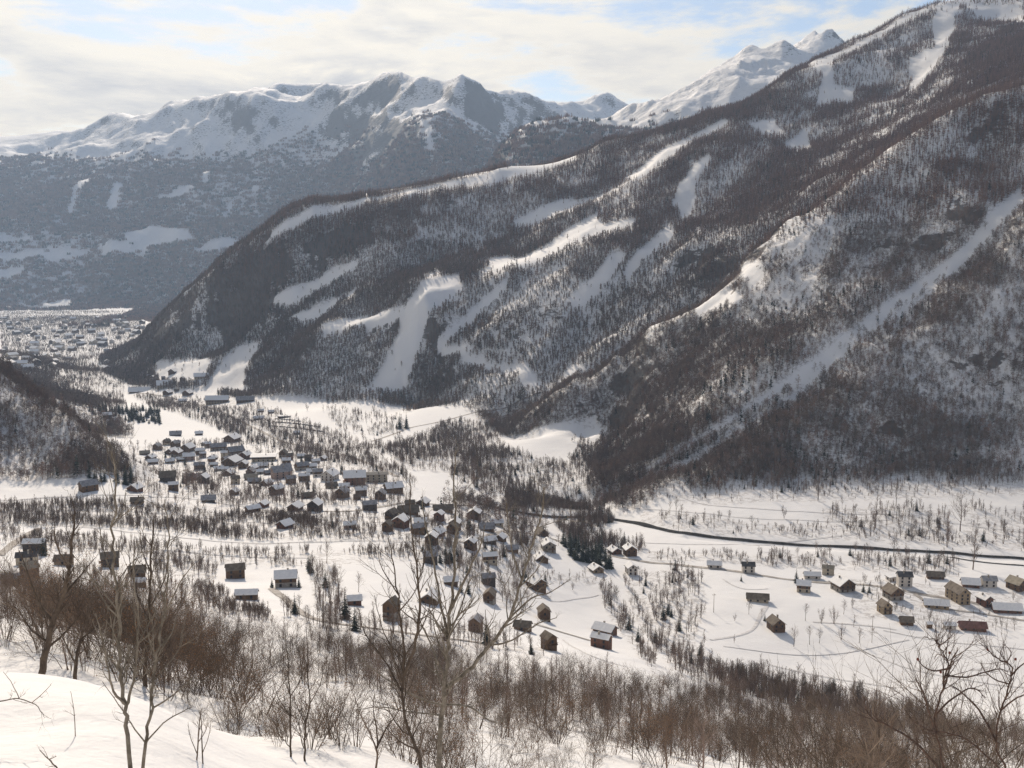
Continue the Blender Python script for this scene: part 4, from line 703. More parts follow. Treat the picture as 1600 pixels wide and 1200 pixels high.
def line_dist(x, y, line, reach):
    """distance from each point to a polyline, inf where farther than reach"""
    L = np.array(line, float); d = np.full(x.shape, 1e9)
    box = (x > L[:,0].min()-reach) & (x < L[:,0].max()+reach) & (y > L[:,1].min()-reach) & (y < L[:,1].max()+reach)
    if not box.any(): return d
    xb, yb = x[box], y[box]; db = np.full(xb.shape, 1e9)
    for (ax, ay), (bx, by) in zip(L[:-1], L[1:]):
        ux, uy = bx-ax, by-ay; t = np.clip(((xb-ax)*ux + (yb-ay)*uy)/(ux*ux+uy*uy+1e-9), 0, 1)
        db = np.minimum(db, np.hypot(xb-ax-t*ux, yb-ay-t*uy))
    d[box] = db; return d
def inside(x, y, poly):
    P = np.array(poly, float); c = np.zeros(x.shape, bool)
    for (ax, ay), (bx, by) in zip(P, np.roll(P, -1, 0)):
        k = (ay > y) != (by > y)
        c ^= k & (x < (bx-ax)*(y-ay)/(by-ay+1e-12) + ax)
    return c
class Terrain:
    """thin-plate spline through surveyed points in (bearing, log distance), plus fractal relief that grows with the slope"""
    def __init__(s, pts, carve=()):
        s.carve = carve
        P = np.array(pts, float); r = np.hypot(P[:,0], P[:,1])
        s.q = np.stack([2.0*np.arctan2(P[:,0], P[:,1]), np.log(r)], 1); t = (P[:,2]-EYE)/r
        n = len(P); d = s.q[:,None]-s.q[None]; K = s.ker((d*d).sum(2)) + 2e-5*np.eye(n)
        A = np.zeros((n+3, n+3)); A[:n,:n] = K; A[:n,n] = 1; A[:n,n+1:] = s.q; A[n,:n] = 1; A[n+1:,:n] = s.q.T
        s.w = np.linalg.solve(A, np.concatenate([t, [0,0,0]]))
        # coarse table over bearing x log r
        s.a0, s.a1, s.na = -0.66, 0.66, 265; s.l0, s.l1, s.nl = math.log(2.0), math.log(10400), 430
        aa, ll = np.meshgrid(np.linspace(s.a0, s.a1, s.na), np.linspace(s.l0, s.l1, s.nl), indexing='ij')
        s.T = s.spl(aa.ravel(), ll.ravel()).reshape(s.na, s.nl)
        s.da = (s.a1-s.a0)/(s.na-1); s.dl = (s.l1-s.l0)/(s.nl-1)
        R = np.exp(ll); Z = s.T*R
        gl = np.gradient(Z, s.dl, axis=1)/R; ga = np.gradient(Z, s.da, axis=0)/R
        s.S = np.hypot(gl, ga)
    @staticmethod
    def ker(r2): return 0.5*r2*np.log(r2+1e-12)
    def spl(s, a, l):
        out = np.empty_like(a); n = len(s.q)
        for i in range(0, len(a), 20000):
            x = 2.0*a[i:i+20000]; y = l[i:i+20000]
            r2 = (x[:,None]-s.q[None,:,0])**2 + (y[:,None]-s.q[None,:,1])**2
            out[i:i+20000] = s.ker(r2) @ s.w[:n] + s.w[n] + s.w[n+1]*x + s.w[n+2]*y
        return out
    def cubic(s, G, fa, fl):
        def wts(t): return [((-0.5*t+1)*t-0.5)*t, (1.5*t-2.5)*t*t+1, ((-1.5*t+2)*t+0.5)*t, (0.5*t-0.5)*t*t]
        ia = np.clip(np.floor(fa).astype(int), 1, s.na-3); il = np.clip(np.floor(fl).astype(int), 1, s.nl-3)
        wa = wts(fa-ia); wl = wts(fl-il); o = 0
        for i in range(4):
            for j in range(4): o = o + wa[i]*wl[j]*G[ia+i-1, il+j-1]
        return o
    def base(s, x, y):
        r = np.maximum(np.hypot(x, y), 2.01); az = np.arctan2(x, y); ac = np.clip(az, s.a0+.01, s.a1-.01)
        fa = (ac-s.a0)/s.da; fl = np.clip((np.log(r)-s.l0)/s.dl, 1.0, s.nl-3.01)
        t = s.cubic(s.T, fa, fl); sl = np.clip(s.cubic(s.S, fa, fl), 0, 3)
        back = sstep(0.95, 1.9, np.abs(az))                     # the hillside goes on up behind the viewpoint
        tb = -0.85*np.exp(-(r-2)/6.0) + 0.38*(1-np.exp(-r/25.0))*np.exp(-r/4000)
        return t*(1-back) + tb*back, sl, r, az
    def height(s, x, y):
        x = np.asarray(x, float); y = np.asarray(y, float)
        t, sl, r, az = s.base(x, y); z = EYE + t*r
        steep = sstep(0.16, 0.5, sl)
        farw = sstep(3600, 5200, r); midw = sstep(820, 1150, r)*(1-farw); nearw = sstep(60, 160, r)*(1-sstep(420, 560, r))
        hl = sstep(700, 780, r)*(1-sstep(1000, 1150, r))*(az < -0.33)
        z = z + midw*steep*(17*(fbm(x, y, 230, 5, 3, 0.52, True)-0.35) + 9*fbm(x+60, y, 620, 2, 8))
        z = z + midw*sstep(.35,.8,sl)*7*(fbm(x, y, 60, 4, 21, 0.6, True)-0.35)
        z = z + farw*sstep(0.1, 0.28, sl)*(125*(fbm(x, y, 1300, 7, 5, 0.5, True)-0.42) + 44*(fbm(x, y, 330, 5, 9, 0.58, True)-0.35))
        z = z + farw*30*fbm(x, y, 900, 4, 31)*sstep(0.02, 0.12, sl)
        z = z + nearw*steep*2.5*fbm(x, y, 45, 4, 11) + hl*4*fbm(x, y, 70, 3, 12)
        for name, dep, wid, line in s.carve:                     # ravines are round-bottomed, crests (negative depth) are sharp
            d = line_dist(x, y, line, wid*3)/wid; z = z - dep*(np.exp(-d**2) if dep > 0 else np.maximum(0, 1-d)**1.3)
        z = z + (1-sstep(900, 1500, r))*sstep(120, 300, r)*(1-steep)*1.3*fbm(x, y, 60, 3, 14)
        z = z + (1-sstep(900, 1400, r))*sstep(250, 400, r)*0.28*fbm(x, y, 17, 2, 19)
        z = z + (1-sstep(30, 140, r))*sstep(5, 20, r)*(0.62*fbm(x, y, 7, 4, 15) + 0.9*fbm(x, y, 24, 2, 16))
        z = z + sstep(1500, 2200, r)*(1-farw)*(1-steep)*5*fbm(x, y, 160, 3, 18)
        return z
TER = Terrain(CTRL, CARVE)
def ground_z(x, y): return float(TER.height(np.array([x]), np.array([y]))[0])
rng = np.random.default_rng(11); random.seed(4)
# ================================================================ materials
def new_mat(name):
    m = bpy.data.materials.new(name); m.use_nodes = True
    nt = m.node_tree; b = nt.nodes['Principled BSDF']; b.inputs['Specular IOR Level'].default_value = 0.25
    return m, nt, b
def node(nt, kind, **kw):
    n = nt.nodes.new(kind)
    for k, v in kw.items():
        if k in n.bl_rna.properties: setattr(n, k, v)
        else: n.inputs[k].default_value = v
    return n
def noisy(name, c0, c1, scale=1.0, rough=0.85, detail=4, lo=0.35, hi=0.65, bump=0.0, vary=0.0, coord='Object'):
    """two tones blended by noise; vary shifts the brightness from one object or instance to the next"""
    m, nt, b = new_mat(name); L = nt.links
    tc = node(nt, 'ShaderNodeTexCoord'); n = node(nt, 'ShaderNodeTexNoise', Scale=scale, Detail=detail, Roughness=0.6); L.new(tc.outputs[coord], n.inputs['Vector'])
    r = node(nt, 'ShaderNodeMapRange'); L.new(n.outputs['Fac'], r.inputs[0]); r.inputs[1].default_value = lo; r.inputs[2].default_value = hi
    mx = node(nt, 'ShaderNodeMix', data_type='RGBA'); L.new(r.outputs[0], mx.inputs[0]); mx.inputs[6].default_value = (*c0, 1); mx.inputs[7].default_value = (*c1, 1)
    out = mx.outputs[2]
    if vary:
        oi = node(nt, 'ShaderNodeObjectInfo'); mr = node(nt, 'ShaderNodeMapRange'); L.new(oi.outputs['Random'], mr.inputs[0]); mr.inputs[3].default_value = 1-vary; mr.inputs[4].default_value = 1+vary
        sc = node(nt, 'ShaderNodeVectorMath', operation='SCALE'); L.new(out, sc.inputs[0]); L.new(mr.outputs[0], sc.inputs['Scale']); out = sc.outputs[0]
    L.new(out, b.inputs['Base Color']); b.inputs['Roughness'].default_value = rough
    if bump:
        bp = node(nt, 'ShaderNodeBump', Strength=bump, Distance=0.1); L.new(n.outputs['Fac'], bp.inputs['Height']); L.new(bp.outputs[0], b.inputs['Normal'])
    return m
def terrain_mat():
    m, nt, b = new_mat('snow_ground'); L = nt.links
    geo = node(nt, 'ShaderNodeNewGeometry')
    def attr(n): a = node(nt, 'ShaderNodeAttribute'); a.attribute_name = n; return a.outputs['Fac']
    def nz(scale, detail, rough=0.6, vec=None):
        n = node(nt, 'ShaderNodeTexNoise', Scale=scale, Detail=detail, Roughness=rough); L.new(vec or geo.outputs['Position'], n.inputs['Vector']); return n.outputs['Fac']
    def mth(op, a, b_=None, clamp=False):
        n = node(nt, 'ShaderNodeMath', operation=op, use_clamp=clamp)
        for i, v in enumerate((a, b_)):
            if v is None: continue
            if isinstance(v, (int, float)): n.inputs[i].default_value = v
            else: L.new(v, n.inputs[i])
        return n.outputs[0]
    def rmp(v, a, c):
        n = node(nt, 'ShaderNodeMapRange', interpolation_type='SMOOTHSTEP'); L.new(v, n.inputs[0]); n.inputs[1].default_value = a; n.inputs[2].default_value = c; return n.outputs[0]
    mp = node(nt, 'ShaderNodeMapping'); mp.inputs['Scale'].default_value = (1, 1, 3.0); L.new(geo.outputs['Position'], mp.inputs[0])
    rock_n = nz(0.05, 9, 0.72, mp.outputs[0])
    rock = rmp(mth('ADD', mth('MULTIPLY', attr('rock'), 0.55), mth('MULTIPLY', rock_n, 0.8)), 0.62, 0.70)
    scrub_n = nz(0.22, 7, 0.75)
    scrub = mth('MULTIPLY', rmp(scrub_n, 0.47, 0.58), mth('MULTIPLY', attr('scrub'), 0.85))
    snow = node(nt, 'ShaderNodeMix', data_type='RGBA'); L.new(nz(0.012, 5), snow.inputs[0]); snow.inputs[6].default_value = (0.76, 0.765, 0.78, 1); snow.inputs[7].default_value = (0.86, 0.855, 0.85, 1)
    rc = node(nt, 'ShaderNodeMix', data_type='RGBA'); L.new(nz(0.3, 5), rc.inputs[0]); rc.inputs[6].default_value = (0.07, 0.065, 0.065, 1); rc.inputs[7].default_value = (0.20, 0.18, 0.16, 1)
    m1 = node(nt, 'ShaderNodeMix', data_type='RGBA'); L.new(scrub, m1.inputs[0]); L.new(snow.outputs[2], m1.inputs[6]); m1.inputs[7].default_value = (0.16, 0.125, 0.105, 1)
    m2 = node(nt, 'ShaderNodeMix', data_type='RGBA'); L.new(rock, m2.inputs[0]); L.new(m1.outputs[2], m2.inputs[6]); L.new(rc.outputs[2], m2.inputs[7])
    L.new(m2.outputs[2], b.inputs['Base Color']); b.inputs['Roughness'].default_value = 0.75
    bp = node(nt, 'ShaderNodeBump', Strength=0.5, Distance=1.2); L.new(nz(0.11, 6), bp.inputs['Height'])
    bp2 = node(nt, 'ShaderNodeBump', Strength=0.5, Distance=0.16); L.new(nz(1.6, 6), bp2.inputs['Height']); L.new(bp.outputs[0], bp2.inputs['Normal'])
    bp3 = node(nt, 'ShaderNodeBump', Distance=26.0); L.new(mth('MULTIPLY', attr('crag'), 0.85), bp3.inputs['Strength']); L.new(nz(0.011, 8, 0.62), bp3.inputs['Height']); L.new(bp2.outputs[0], bp3.inputs['Normal'])
    L.new(bp3.outputs[0], b.inputs['Normal'])
    return m
M = {}
M['ground'] = terrain_mat()
M['snow'] = noisy('settled_snow', (0.76, 0.77, 0.79), (0.87, 0.865, 0.86), 0.8, 0.7, bump=0.3)
M['larch'] = noisy('larch_twigs', (0.155, 0.095, 0.072), (0.29, 0.178, 0.128), 0.5, 0.9, vary=0.35)
M['greybark'] = noisy('grey_twigs', (0.135, 0.098, 0.080), (0.255, 0.19, 0.155), 0.5, 0.9, vary=0.3)
M['scrubbark'] = noisy('scrub_twigs', (0.11, 0.078, 0.058), (0.21, 0.15, 0.11), 0.6, 0.9, vary=0.3)
M['brownbark'] = noisy('brown_twigs', (0.095, 0.071, 0.056), (0.205, 0.157, 0.12), 1.2, 0.9, vary=0.3)
M['palebark'] = noisy('ash_bark', (0.10, 0.085, 0.068), (0.25, 0.22, 0.18), 6.0, 0.85, bump=0.4)
M['darkbark'] = noisy('dark_bark', (0.055, 0.042, 0.034), (0.12, 0.092, 0.07), 5.0, 0.9, bump=0.4)
M['thorn'] = noisy('thorn_bark', (0.045, 0.030, 0.026), (0.12, 0.075, 0.055), 30.0, 0.8)
M['fir'] = noisy('fir_needles', (0.018, 0.026, 0.018), (0.05, 0.062, 0.04), 0.8, 0.9, vary=0.3)
M['leaf'] = noisy('withered_leaves', (0.17, 0.075, 0.03), (0.30, 0.16, 0.07), 3.0, 0.8, vary=0.3)
M['water'] = noisy('dark_stream', (0.014, 0.014, 0.014), (0.05, 0.045, 0.04), 0.25, 0.95, bump=0.2); M['water'].node_tree.nodes['Principled BSDF'].inputs['Specular IOR Level'].default_value = 0.08
M['road'] = noisy('slushy_road', (0.22, 0.195, 0.17), (0.52, 0.49, 0.46), 0.22, 0.8, 6, 0.3, 0.7, coord='Object')
M['track'] = noisy('trodden_snow', (0.56, 0.55, 0.55), (0.76, 0.75, 0.74), 0.3, 0.85, 6)
WALL = {'wood': ((0.085, 0.050, 0.028), (0.16, 0.095, 0.052)), 'stone': ((0.20, 0.18, 0.155), (0.33, 0.30, 0.26)), 'cream': ((0.36, 0.305, 0.23), (0.48, 0.42, 0.33)),
        'ochre': ((0.22, 0.165, 0.105), (0.32, 0.25, 0.165)), 'red': ((0.11, 0.052, 0.034), (0.19, 0.088, 0.056)), 'dark': ((0.045, 0.036, 0.032), (0.09, 0.075, 0.065)),
        'white': ((0.50, 0.46, 0.42), (0.64, 0.60, 0.55)), 'pink': ((0.27, 0.19, 0.16), (0.38, 0.28, 0.24))}
ROOF = {'brown': ((0.10, 0.080, 0.060), (0.19, 0.155, 0.12)), 'grey': ((0.20, 0.20, 0.215), (0.36, 0.355, 0.37)), 'dark': ((0.05, 0.048, 0.05), (0.10, 0.095, 0.095)),
        'tan': ((0.22, 0.19, 0.145), (0.34, 0.30, 0.235)), 'red': ((0.12, 0.055, 0.045), (0.20, 0.10, 0.08)), 'snow': ((0.09, 0.07, 0.055), (0.15, 0.12, 0.09))}
for k, (a, c) in WALL.items(): M['wall_'+k] = noisy(k+'_wall', a, c, 0.9, 0.85, 6, vary=0.12)
for k, (a, c) in ROOF.items(): M['roof_'+k] = noisy(k+'_roofing', a, c, 0.5, 0.8, 6, vary=0.12)
M['glass'] = noisy('window_glass', (0.015, 0.017, 0.02), (0.04, 0.042, 0.048), 0.6, 0.15)
M['timber'] = noisy('balcony_timber', (0.09, 0.05, 0.028), (0.15, 0.085, 0.05), 1.5, 0.8)
M['carpaint'] = noisy('car_paint', (0.03, 0.035, 0.05), (0.14, 0.13, 0.13), 0.05, 0.35, vary=0.9)
M['hip'] = noisy('dried_hip', (0.08, 0.018, 0.014), (0.16, 0.04, 0.028), 40.0, 0.5)
# ================================================================ object helpers
def tag(o, label=None, cat=None, group=None, kind=None):
    if label: o['label'] = label
    if cat: o['category'] = cat
    if group: o['group'] = group
    if kind: o['kind'] = kind
    return o
def mesh_from(name, V, F, mat=None, smooth=False):
    me = bpy.data.meshes.new(name); me.from_pydata(V, [], F)
    if mat is not None: me.materials.append(mat)
    if smooth: me.polygons.foreach_set('use_smooth', [True]*len(me.polygons))
    return me
def put(name, me, parent=None, loc=None, rotz=0.0):
    o = bpy.data.objects.new(name, me); COL.objects.link(o)
    if parent is not None: o.parent = parent
    if loc is not None: o.location = loc
    if rotz: o.rotation_euler = (0, 0, rotz)
    return o
# ================================================================ the land
def build_land():
    lr = np.concatenate([np.arange(math.log(2.02), math.log(60), .03), np.arange(math.log(60), math.log(400), .015), np.arange(math.log(400), math.log(1500), .0042),
                         np.arange(math.log(1500), math.log(4000), .0062), np.arange(math.log(4000), math.log(10200), .0052)])
    az = np.concatenate([np.linspace(-math.pi, -0.70, 34, endpoint=False), np.linspace(-0.70, -0.54, 12, endpoint=False), np.linspace(-0.54, 0.54, 620, endpoint=False),
                         np.linspace(0.54, 0.70, 12, endpoint=False), np.linspace(0.70, math.pi, 34, endpoint=False)])
    A, Lr = np.meshgrid(az, lr, indexing='ij'); R = np.exp(Lr); X = R*np.sin(A); Y = R*np.cos(A)
    Z = TER.height(X.ravel(), Y.ravel()).reshape(X.shape); sl = TER.base(X.ravel(), Y.ravel())[1].reshape(X.shape)
    na, nl = X.shape; n = na*nl
    V = np.stack([X, Y, Z], 2).reshape(-1, 3)
    V = np.vstack([V, [[0, 0, 298.2]]])
    ii, jj = np.meshgrid(np.arange(na), np.arange(nl-1), indexing='ij'); i2 = (ii+1) % na
    Q = np.stack([ii*nl+jj, i2*nl+jj, i2*nl+jj+1, ii*nl+jj+1], 2).reshape(-1, 4)
    # normals of the whole sheet, kept on the pieces so that no seam shows
    e1 = V[Q[:,2]]-V[Q[:,0]]; e2 = V[Q[:,3]]-V[Q[:,1]]; fn = np.cross(e1, e2); fn[fn[:,2] < 0] *= -1
    fn /= np.linalg.norm(fn, axis=1)[:,None] + 1e-12; N = np.zeros_like(V)
    for k in range(4): np.add.at(N, Q[:,k], fn)
    N[-1] = (0, 0, 1); N /= np.linalg.norm(N, axis=1)[:,None] + 1e-12
    steep = np.concatenate([np.clip(1-N[:-1,2], 0, 1), [0]])
    xs, ys = V[:,0], V[:,1]; r = np.hypot(xs, ys)
    cliff = np.zeros(len(V))
    for p in ROCK: cliff = np.maximum(cliff, inside(xs, ys, p).astype(float))
    rock = (sstep(0.17, 0.40, steep)*0.8 + cliff*0.30 + cliff*sstep(0.12, 0.3, steep)*0.5)*sstep(800, 1000, r)
    rock = np.maximum(rock, sstep(0.07, 0.24, steep)*0.40*sstep(3600, 5200, r))
    rock = np.where(cleared(xs, ys) & (cliff < 0.5), 0.0, rock)
    scrub = forest_density(xs, ys)*0.9
    for p, dn, kd in WOODS:
        if dn > 3: scrub = np.maximum(scrub, 0.45*inside(xs, ys, p))
    cq = Q[:,0]; rq = r[cq]; sq = sl.ravel()[cq]; azq = np.arctan2(xs[cq], ys[cq])
    hill = ((rq > 4300) & (sq > .05)) | (rq > 6000)
    reg = np.where(rq < 430, 0, np.where(hill, 3, np.where((sq > 0.2) & (rq > 700), 2, 1)))
    for k, nm in enumerate(('foreground_slope', 'valley_floor', 'mountain_slope', 'far_mountains')):
        q = Q[reg == k]; u, inv = np.unique(q, return_inverse=True); q = inv.reshape(-1, 4)
        me = bpy.data.meshes.new(nm); me.vertices.add(len(u)); me.vertices.foreach_set('co', V[u].ravel().astype(np.float32))
        tri = None
        me.loops.add(q.size); me.loops.foreach_set('vertex_index', q.ravel().astype(np.int32)); me.polygons.add(len(q))
        me.polygons.foreach_set('loop_start', np.arange(0, q.size, 4, dtype=np.int32)); me.update(calc_edges=True)
        me.polygons.foreach_set('use_smooth', np.ones(len(q), bool))
        for an, av in (('rock', rock), ('scrub', scrub), ('crag', sstep(3600, 5200, r)*sstep(0.02, 0.08, steep))):
            a = me.attributes.new(an, 'FLOAT', 'POINT'); a.data.foreach_set('value', av[u].astype(np.float32))
        me.normals_split_custom_set_from_vertices(N[u].astype(np.float32))
        me.materials.append(M['ground']); o = put(nm, me); tag(o, kind='structure')
CLEAR_BB = [(p, np.array(p).min(0), np.array(p).max(0)) for p in CLEAR]
def cleared(x, y):
    c = np.zeros(x.shape, bool)
    for p, lo, hi in CLEAR_BB:
        k = (x > lo[0]) & (x < hi[0]) & (y > lo[1]) & (y < hi[1])
        if k.any(): c[k] |= inside(x[k], y[k], p)
    return c
def forest_density(x, y):
    """0..1, wooded slopes; pistes, couloirs and the high snow stay open"""
    t, sl, r, az = TER.base(x, y); z = EYE + t*r
    farw = sstep(3600, 4600, r)
    wig = 22*fbm(x, y, 75, 4, 41, 0.6) * (1-farw) + 60*fbm(x, y, 300, 3, 43)*farw
    d = sstep(0.20, 0.30, sl)*sstep(700, 960, r)*(1-farw)
    patch = fbm(x, y, 190, 5, 51, 0.6)
    # bands of open snow run down the slope beside the ribs
    al, ac = x*0.61 + y*0.79, x*0.79 - y*0.61; band = fbm(al/5.0, ac, 85, 4, 57, 0.55)
    d = d*(0.50 + 0.50*sstep(-0.26, 0.02, patch))*(0.45 + 0.55*sstep(-0.34, -0.14, band))
    d = d*(1 - sstep(760, 1000, z + 160*patch))
    df = farw*(1 - sstep(700, 980, z + 150*sstep(300, 1200, x) + 260*fbm(x, y, 600, 5, 52, 0.6)))*(0.55 + 0.45*sstep(-0.30, 0.0, fbm(x, y, 480, 5, 53, 0.6)))*sstep(0.04, 0.1, sl)
    d = d + df
    hill = inside(x, y, LEFTHILL); d = np.where(hill, 0.42 + 0.50*sstep(-.15, .12, fbm(x, y, 45, 3, 58)), d)
    d = np.where((az < -0.30) & (r < 1350) & ~hill, 0.0, d)
    wig = wig + 9*fbm(x, y, 22, 2, 44)*(1-farw)
    d = np.where(cleared(x + wig*0.6, y + wig*0.45), 0.006, d)
    d = np.where(line_dist(x, y, CARVE[0][3], 60) < 4.5 + wig*0.2, 0.0, d)
    return d
# ================================================================ ribbons laid on the land: streams, roads, tracks
def ribbon(name, width, line, mat, lift, label=None):
    P = np.array(line, float); seg = np.hypot(*(P[1:]-P[:-1]).T); s = np.concatenate([[0], np.cumsum(seg)])
    n = max(8, int(s[-1]/3.0)); t = np.linspace(0, s[-1], n)
    px = np.interp(t, s, P[:,0]); py = np.interp(t, s, P[:,1])
    k = np.ones(9)/9
    for _ in range(2):
        qx = np.convolve(np.pad(px, 4, 'edge'), k, 'valid'); qy = np.convolve(np.pad(py, 4, 'edge'), k, 'valid'); qx[0], qx[-1], qy[0], qy[-1] = px[0], px[-1], py[0], py[-1]; px, py = qx, qy
    wob = fbm(px, py, 25, 3, 61)*width*0.45
    tx, ty = np.gradient(px), np.gradient(py); l = np.hypot(tx, ty); nx, ny = -ty/l, tx/l
    V = []; F = []; m = 5
    for c in range(m):
        o = (c/(m-1)-0.5)*(width + (wob if c in (0, m-1) else 0)) ; x = px + nx*o; y = py + ny*o
        z = TER.height(x, y) + lift - (0.12 if c in (0, m-1) else 0)
        V += list(zip(x.tolist(), y.tolist(), z.tolist()))
    for c in range(m-1):
        for i in range(n-1): F.append((c*n+i, c*n+i+1, (c+1)*n+i+1, (c+1)*n+i))
    o = put(name, mesh_from(name, V, F, mat, True)); tag(o, kind='structure'); return o
build_land()
LIFT = 0.30
for nm, w, line in ROADS:
    if nm in ('river_water', 'side_channel'): ribbon('river' if nm == 'river_water' else 'stream', w, line, M['water'], 0.45)
    elif nm in ('main_road', 'valley_road', 'forest_road'): ribbon(nm, w, line, M['road'], LIFT)
    elif nm in ('meadow_track', 'ski_track', 'terrace_track', 'garden_lane'): ribbon(nm, w, line, M['track'], LIFT-0.05)
    else: ribbon(nm, w, line, M['road'], LIFT+0.05)
# ================================================================ plants
def tube(V, F, p, q, r0, r1, sides=3):
    p = Vector(p); q = Vector(q); d = q-p
    if d.length < 1e-6: return
    d.normalize(); a = d.orthogonal().normalized(); b = d.cross(a); k = len(V)
    for c, r in ((p, r0), (q, r1)):
        for i in range(sides):
            t = 2*math.pi*i/sides; V.append(tuple(c + a*(math.cos(t)*r) + b*(math.sin(t)*r)))
    for i in range(sides):
        j = (i+1) % sides; F.append((k+i, k+j, k+sides+j, k+sides+i))
def path_tube(V, F, pts, r0, r1, sides=6):
    """one continuous tapered tube through the points"""
    P = [Vector(p) for p in pts]; n = len(P); k = len(V)
    d0 = (P[1]-P[0]).normalized(); a = d0.orthogonal().normalized()
    for i, p in enumerate(P):
        d = (P[min(i+1, n-1)]-P[max(i-1, 0)]).normalized(); a = (a - d*a.dot(d)).normalized(); b = d.cross(a); r = r0 + (r1-r0)*(i/(n-1))**0.8
        for s in range(sides):
            t = 2*math.pi*s/sides; V.append(tuple(p + a*(math.cos(t)*r) + b*(math.sin(t)*r)))
    for i in range(n-1):
        for s in range(sides):
            j = (s+1) % sides; F.append((k+i*sides+s, k+i*sides+j, k+(i+1)*sides+j, k+(i+1)*sides+s))
    F.append(tuple(k+(n-1)*sides+s for s in range(sides)))
def smooth_path(pts, per=4, wob=0.0):
    P = [Vector(p) for p in pts]; out = []
    for i in range(len(P)-1):
        p0, p1, p2, p3 = P[max(i-1, 0)], P[i], P[i+1], P[min(i+2, len(P)-1)]
        for k in range(per):
            t = k/per; c = 0.5*((2*p1) + (p2-p0)*t + (2*p0-5*p1+4*p2-p3)*t*t + (3*p1-p0-3*p2+p3)*t*t*t)
            if wob and (i or k): c = c + Vector((random.uniform(-wob, wob), random.uniform(-wob, wob), random.uniform(-wob, wob)))
            out.append(c)
    out.append(P[-1]); return out
def rand_dir(d, spread):
    d = Vector(d).normalized(); a = d.orthogonal().normalized(); a.rotate(Matrix.Rotation(random.uniform(0, 2*math.pi), 3, d)); return (d*math.cos(spread) + a*math.sin(spread)).normalized()
def twig(V, F, p, d, length, r, level, kids, up=0.15, sides=3, nseg=2, bend=0.25):
    d = Vector(d); p = Vector(p); seg = length/nseg; pts = [p.copy()]
    for i in range(nseg):
        d = (d + Vector((random.uniform(-bend, bend), random.uniform(-bend, bend), random.uniform(-bend, bend)+up))).normalized(); q = p + d*seg
        tube(V, F, p, q, r*(1-0.6*i/nseg), r*(1-0.6*(i+1)/nseg), sides); p = q; pts.append(q.copy())
    if level > 0:
        for k in range(kids):
            t = random.uniform(0.25, 1.0)*(len(pts)-1); i = min(int(t), len(pts)-2); c = pts[i].lerp(pts[i+1], t-i)
            twig(V, F, c, rand_dir((pts[i+1]-pts[i]), random.uniform(0.45, 0.95)), length*random.uniform(0.4, 0.68), r*0.5, level-1, max(2, kids-1), up, 3, nseg, bend)
def bare_tree(seed, h, kind):
    """leafless broadleaf, unit scale h metres: trunk mesh and crown mesh"""
    random.seed(seed); TV, TF, CV, CF = [], [], [], []
    stems = 1 if kind != 'bush' else 5
    for s in range(stems):
        lean = 0.04 if stems == 1 else 0.22
        top = Vector((random.uniform(-lean, lean)*h, random.uniform(-lean, lean)*h, h*(0.92 if s == 0 else random.uniform(.6, .85)))); base = Vector((random.uniform(-.1, .1)*stems*.3, random.uniform(-.1, .1)*stems*.3, -0.6))
        pts = [base.lerp(top, t) + Vector((random.uniform(-1, 1), random.uniform(-1, 1), 0))*0.015*h*(1 if 0 < t < 1 else 0) for t in (0, .2, .4, .6, .8, 1)]
        path_tube(TV, TF, pts, 0.017*h/(stems**.5), 0.0035*h, 5)
        nb = {'broad': 22, 'slim': 26, 'bush': 9}[kind]
        for k in range(nb):
            t = random.uniform(0.18 if kind != 'broad' else 0.28, 0.98); x = t*5; i = min(int(x), 4); c = pts[i].lerp(pts[i+1], x-i)
            ang = random.uniform(0.5, 0.95) if kind == 'broad' else random.uniform(0.25, 0.55)
            ln = h*(0.40 if kind == 'broad' else 0.26)*(1.1-0.75*t)*random.uniform(0.8, 1.2)
            twig(CV, CF, c, rand_dir(top-base, ang), ln, 0.0055*h*(1.1-0.6*t), 2, 4, 0.12, 3, 2, 0.22)
    return TV, TF, CV, CF
def sliver_tree(seed, h, kind):
    """light tree for the distant woods: a stem and many flat twig blades"""
    random.seed(seed); V, F = [], []
    tube(V, F, (0, 0, -0.8), (random.uniform(-.2, .2), random.uniform(-.2, .2), h), 0.017*h, 0.004*h, 3)
    n = {'larch': 52, 'broad': 50, 'fir': 54}[kind]
    for k in range(n):
        if kind == 'broad':
            t = random.uniform(0.12, 0.85); a = random.uniform(0, 6.283); p = Vector((0, 0, t*h)); el = random.uniform(0.35, 1.25); ln = h*random.uniform(0.18, 0.36)*(1.15-0.6*t)
            w = 0.021*h
        else:
            t = random.random()**0.8*0.86+0.12; a = random.uniform(0, 6.283); p = Vector((0, 0, t*h)); el = random.uniform(-0.35, 0.35) if kind == 'larch' else random.uniform(-0.5, -0.1)
            ln = h*(0.27 if kind == 'fir' else 0.21)*(1.08-t)*random.uniform(0.7, 1.15); w = (0.032 if kind == 'larch' else 0.06)*h*(1.1-0.6*t)
        d = Vector((math.cos(a)*math.cos(el), math.sin(a)*math.cos(el), math.sin(el))); s = d.cross(Vector((0, 0, 1))).normalized()
        s = (s*math.cos(k*1.3) + d.cross(s)*math.sin(k*1.3))*w; q = p + d*ln; b = len(V)
        V += [tuple(p-s*0.4), tuple(p+s*0.4), tuple(p.lerp(q, .55)+s), tuple(q), tuple(p.lerp(q, .55)-s)]; F.append((b, b+1, b+2, b+3, b+4))
    return V, F
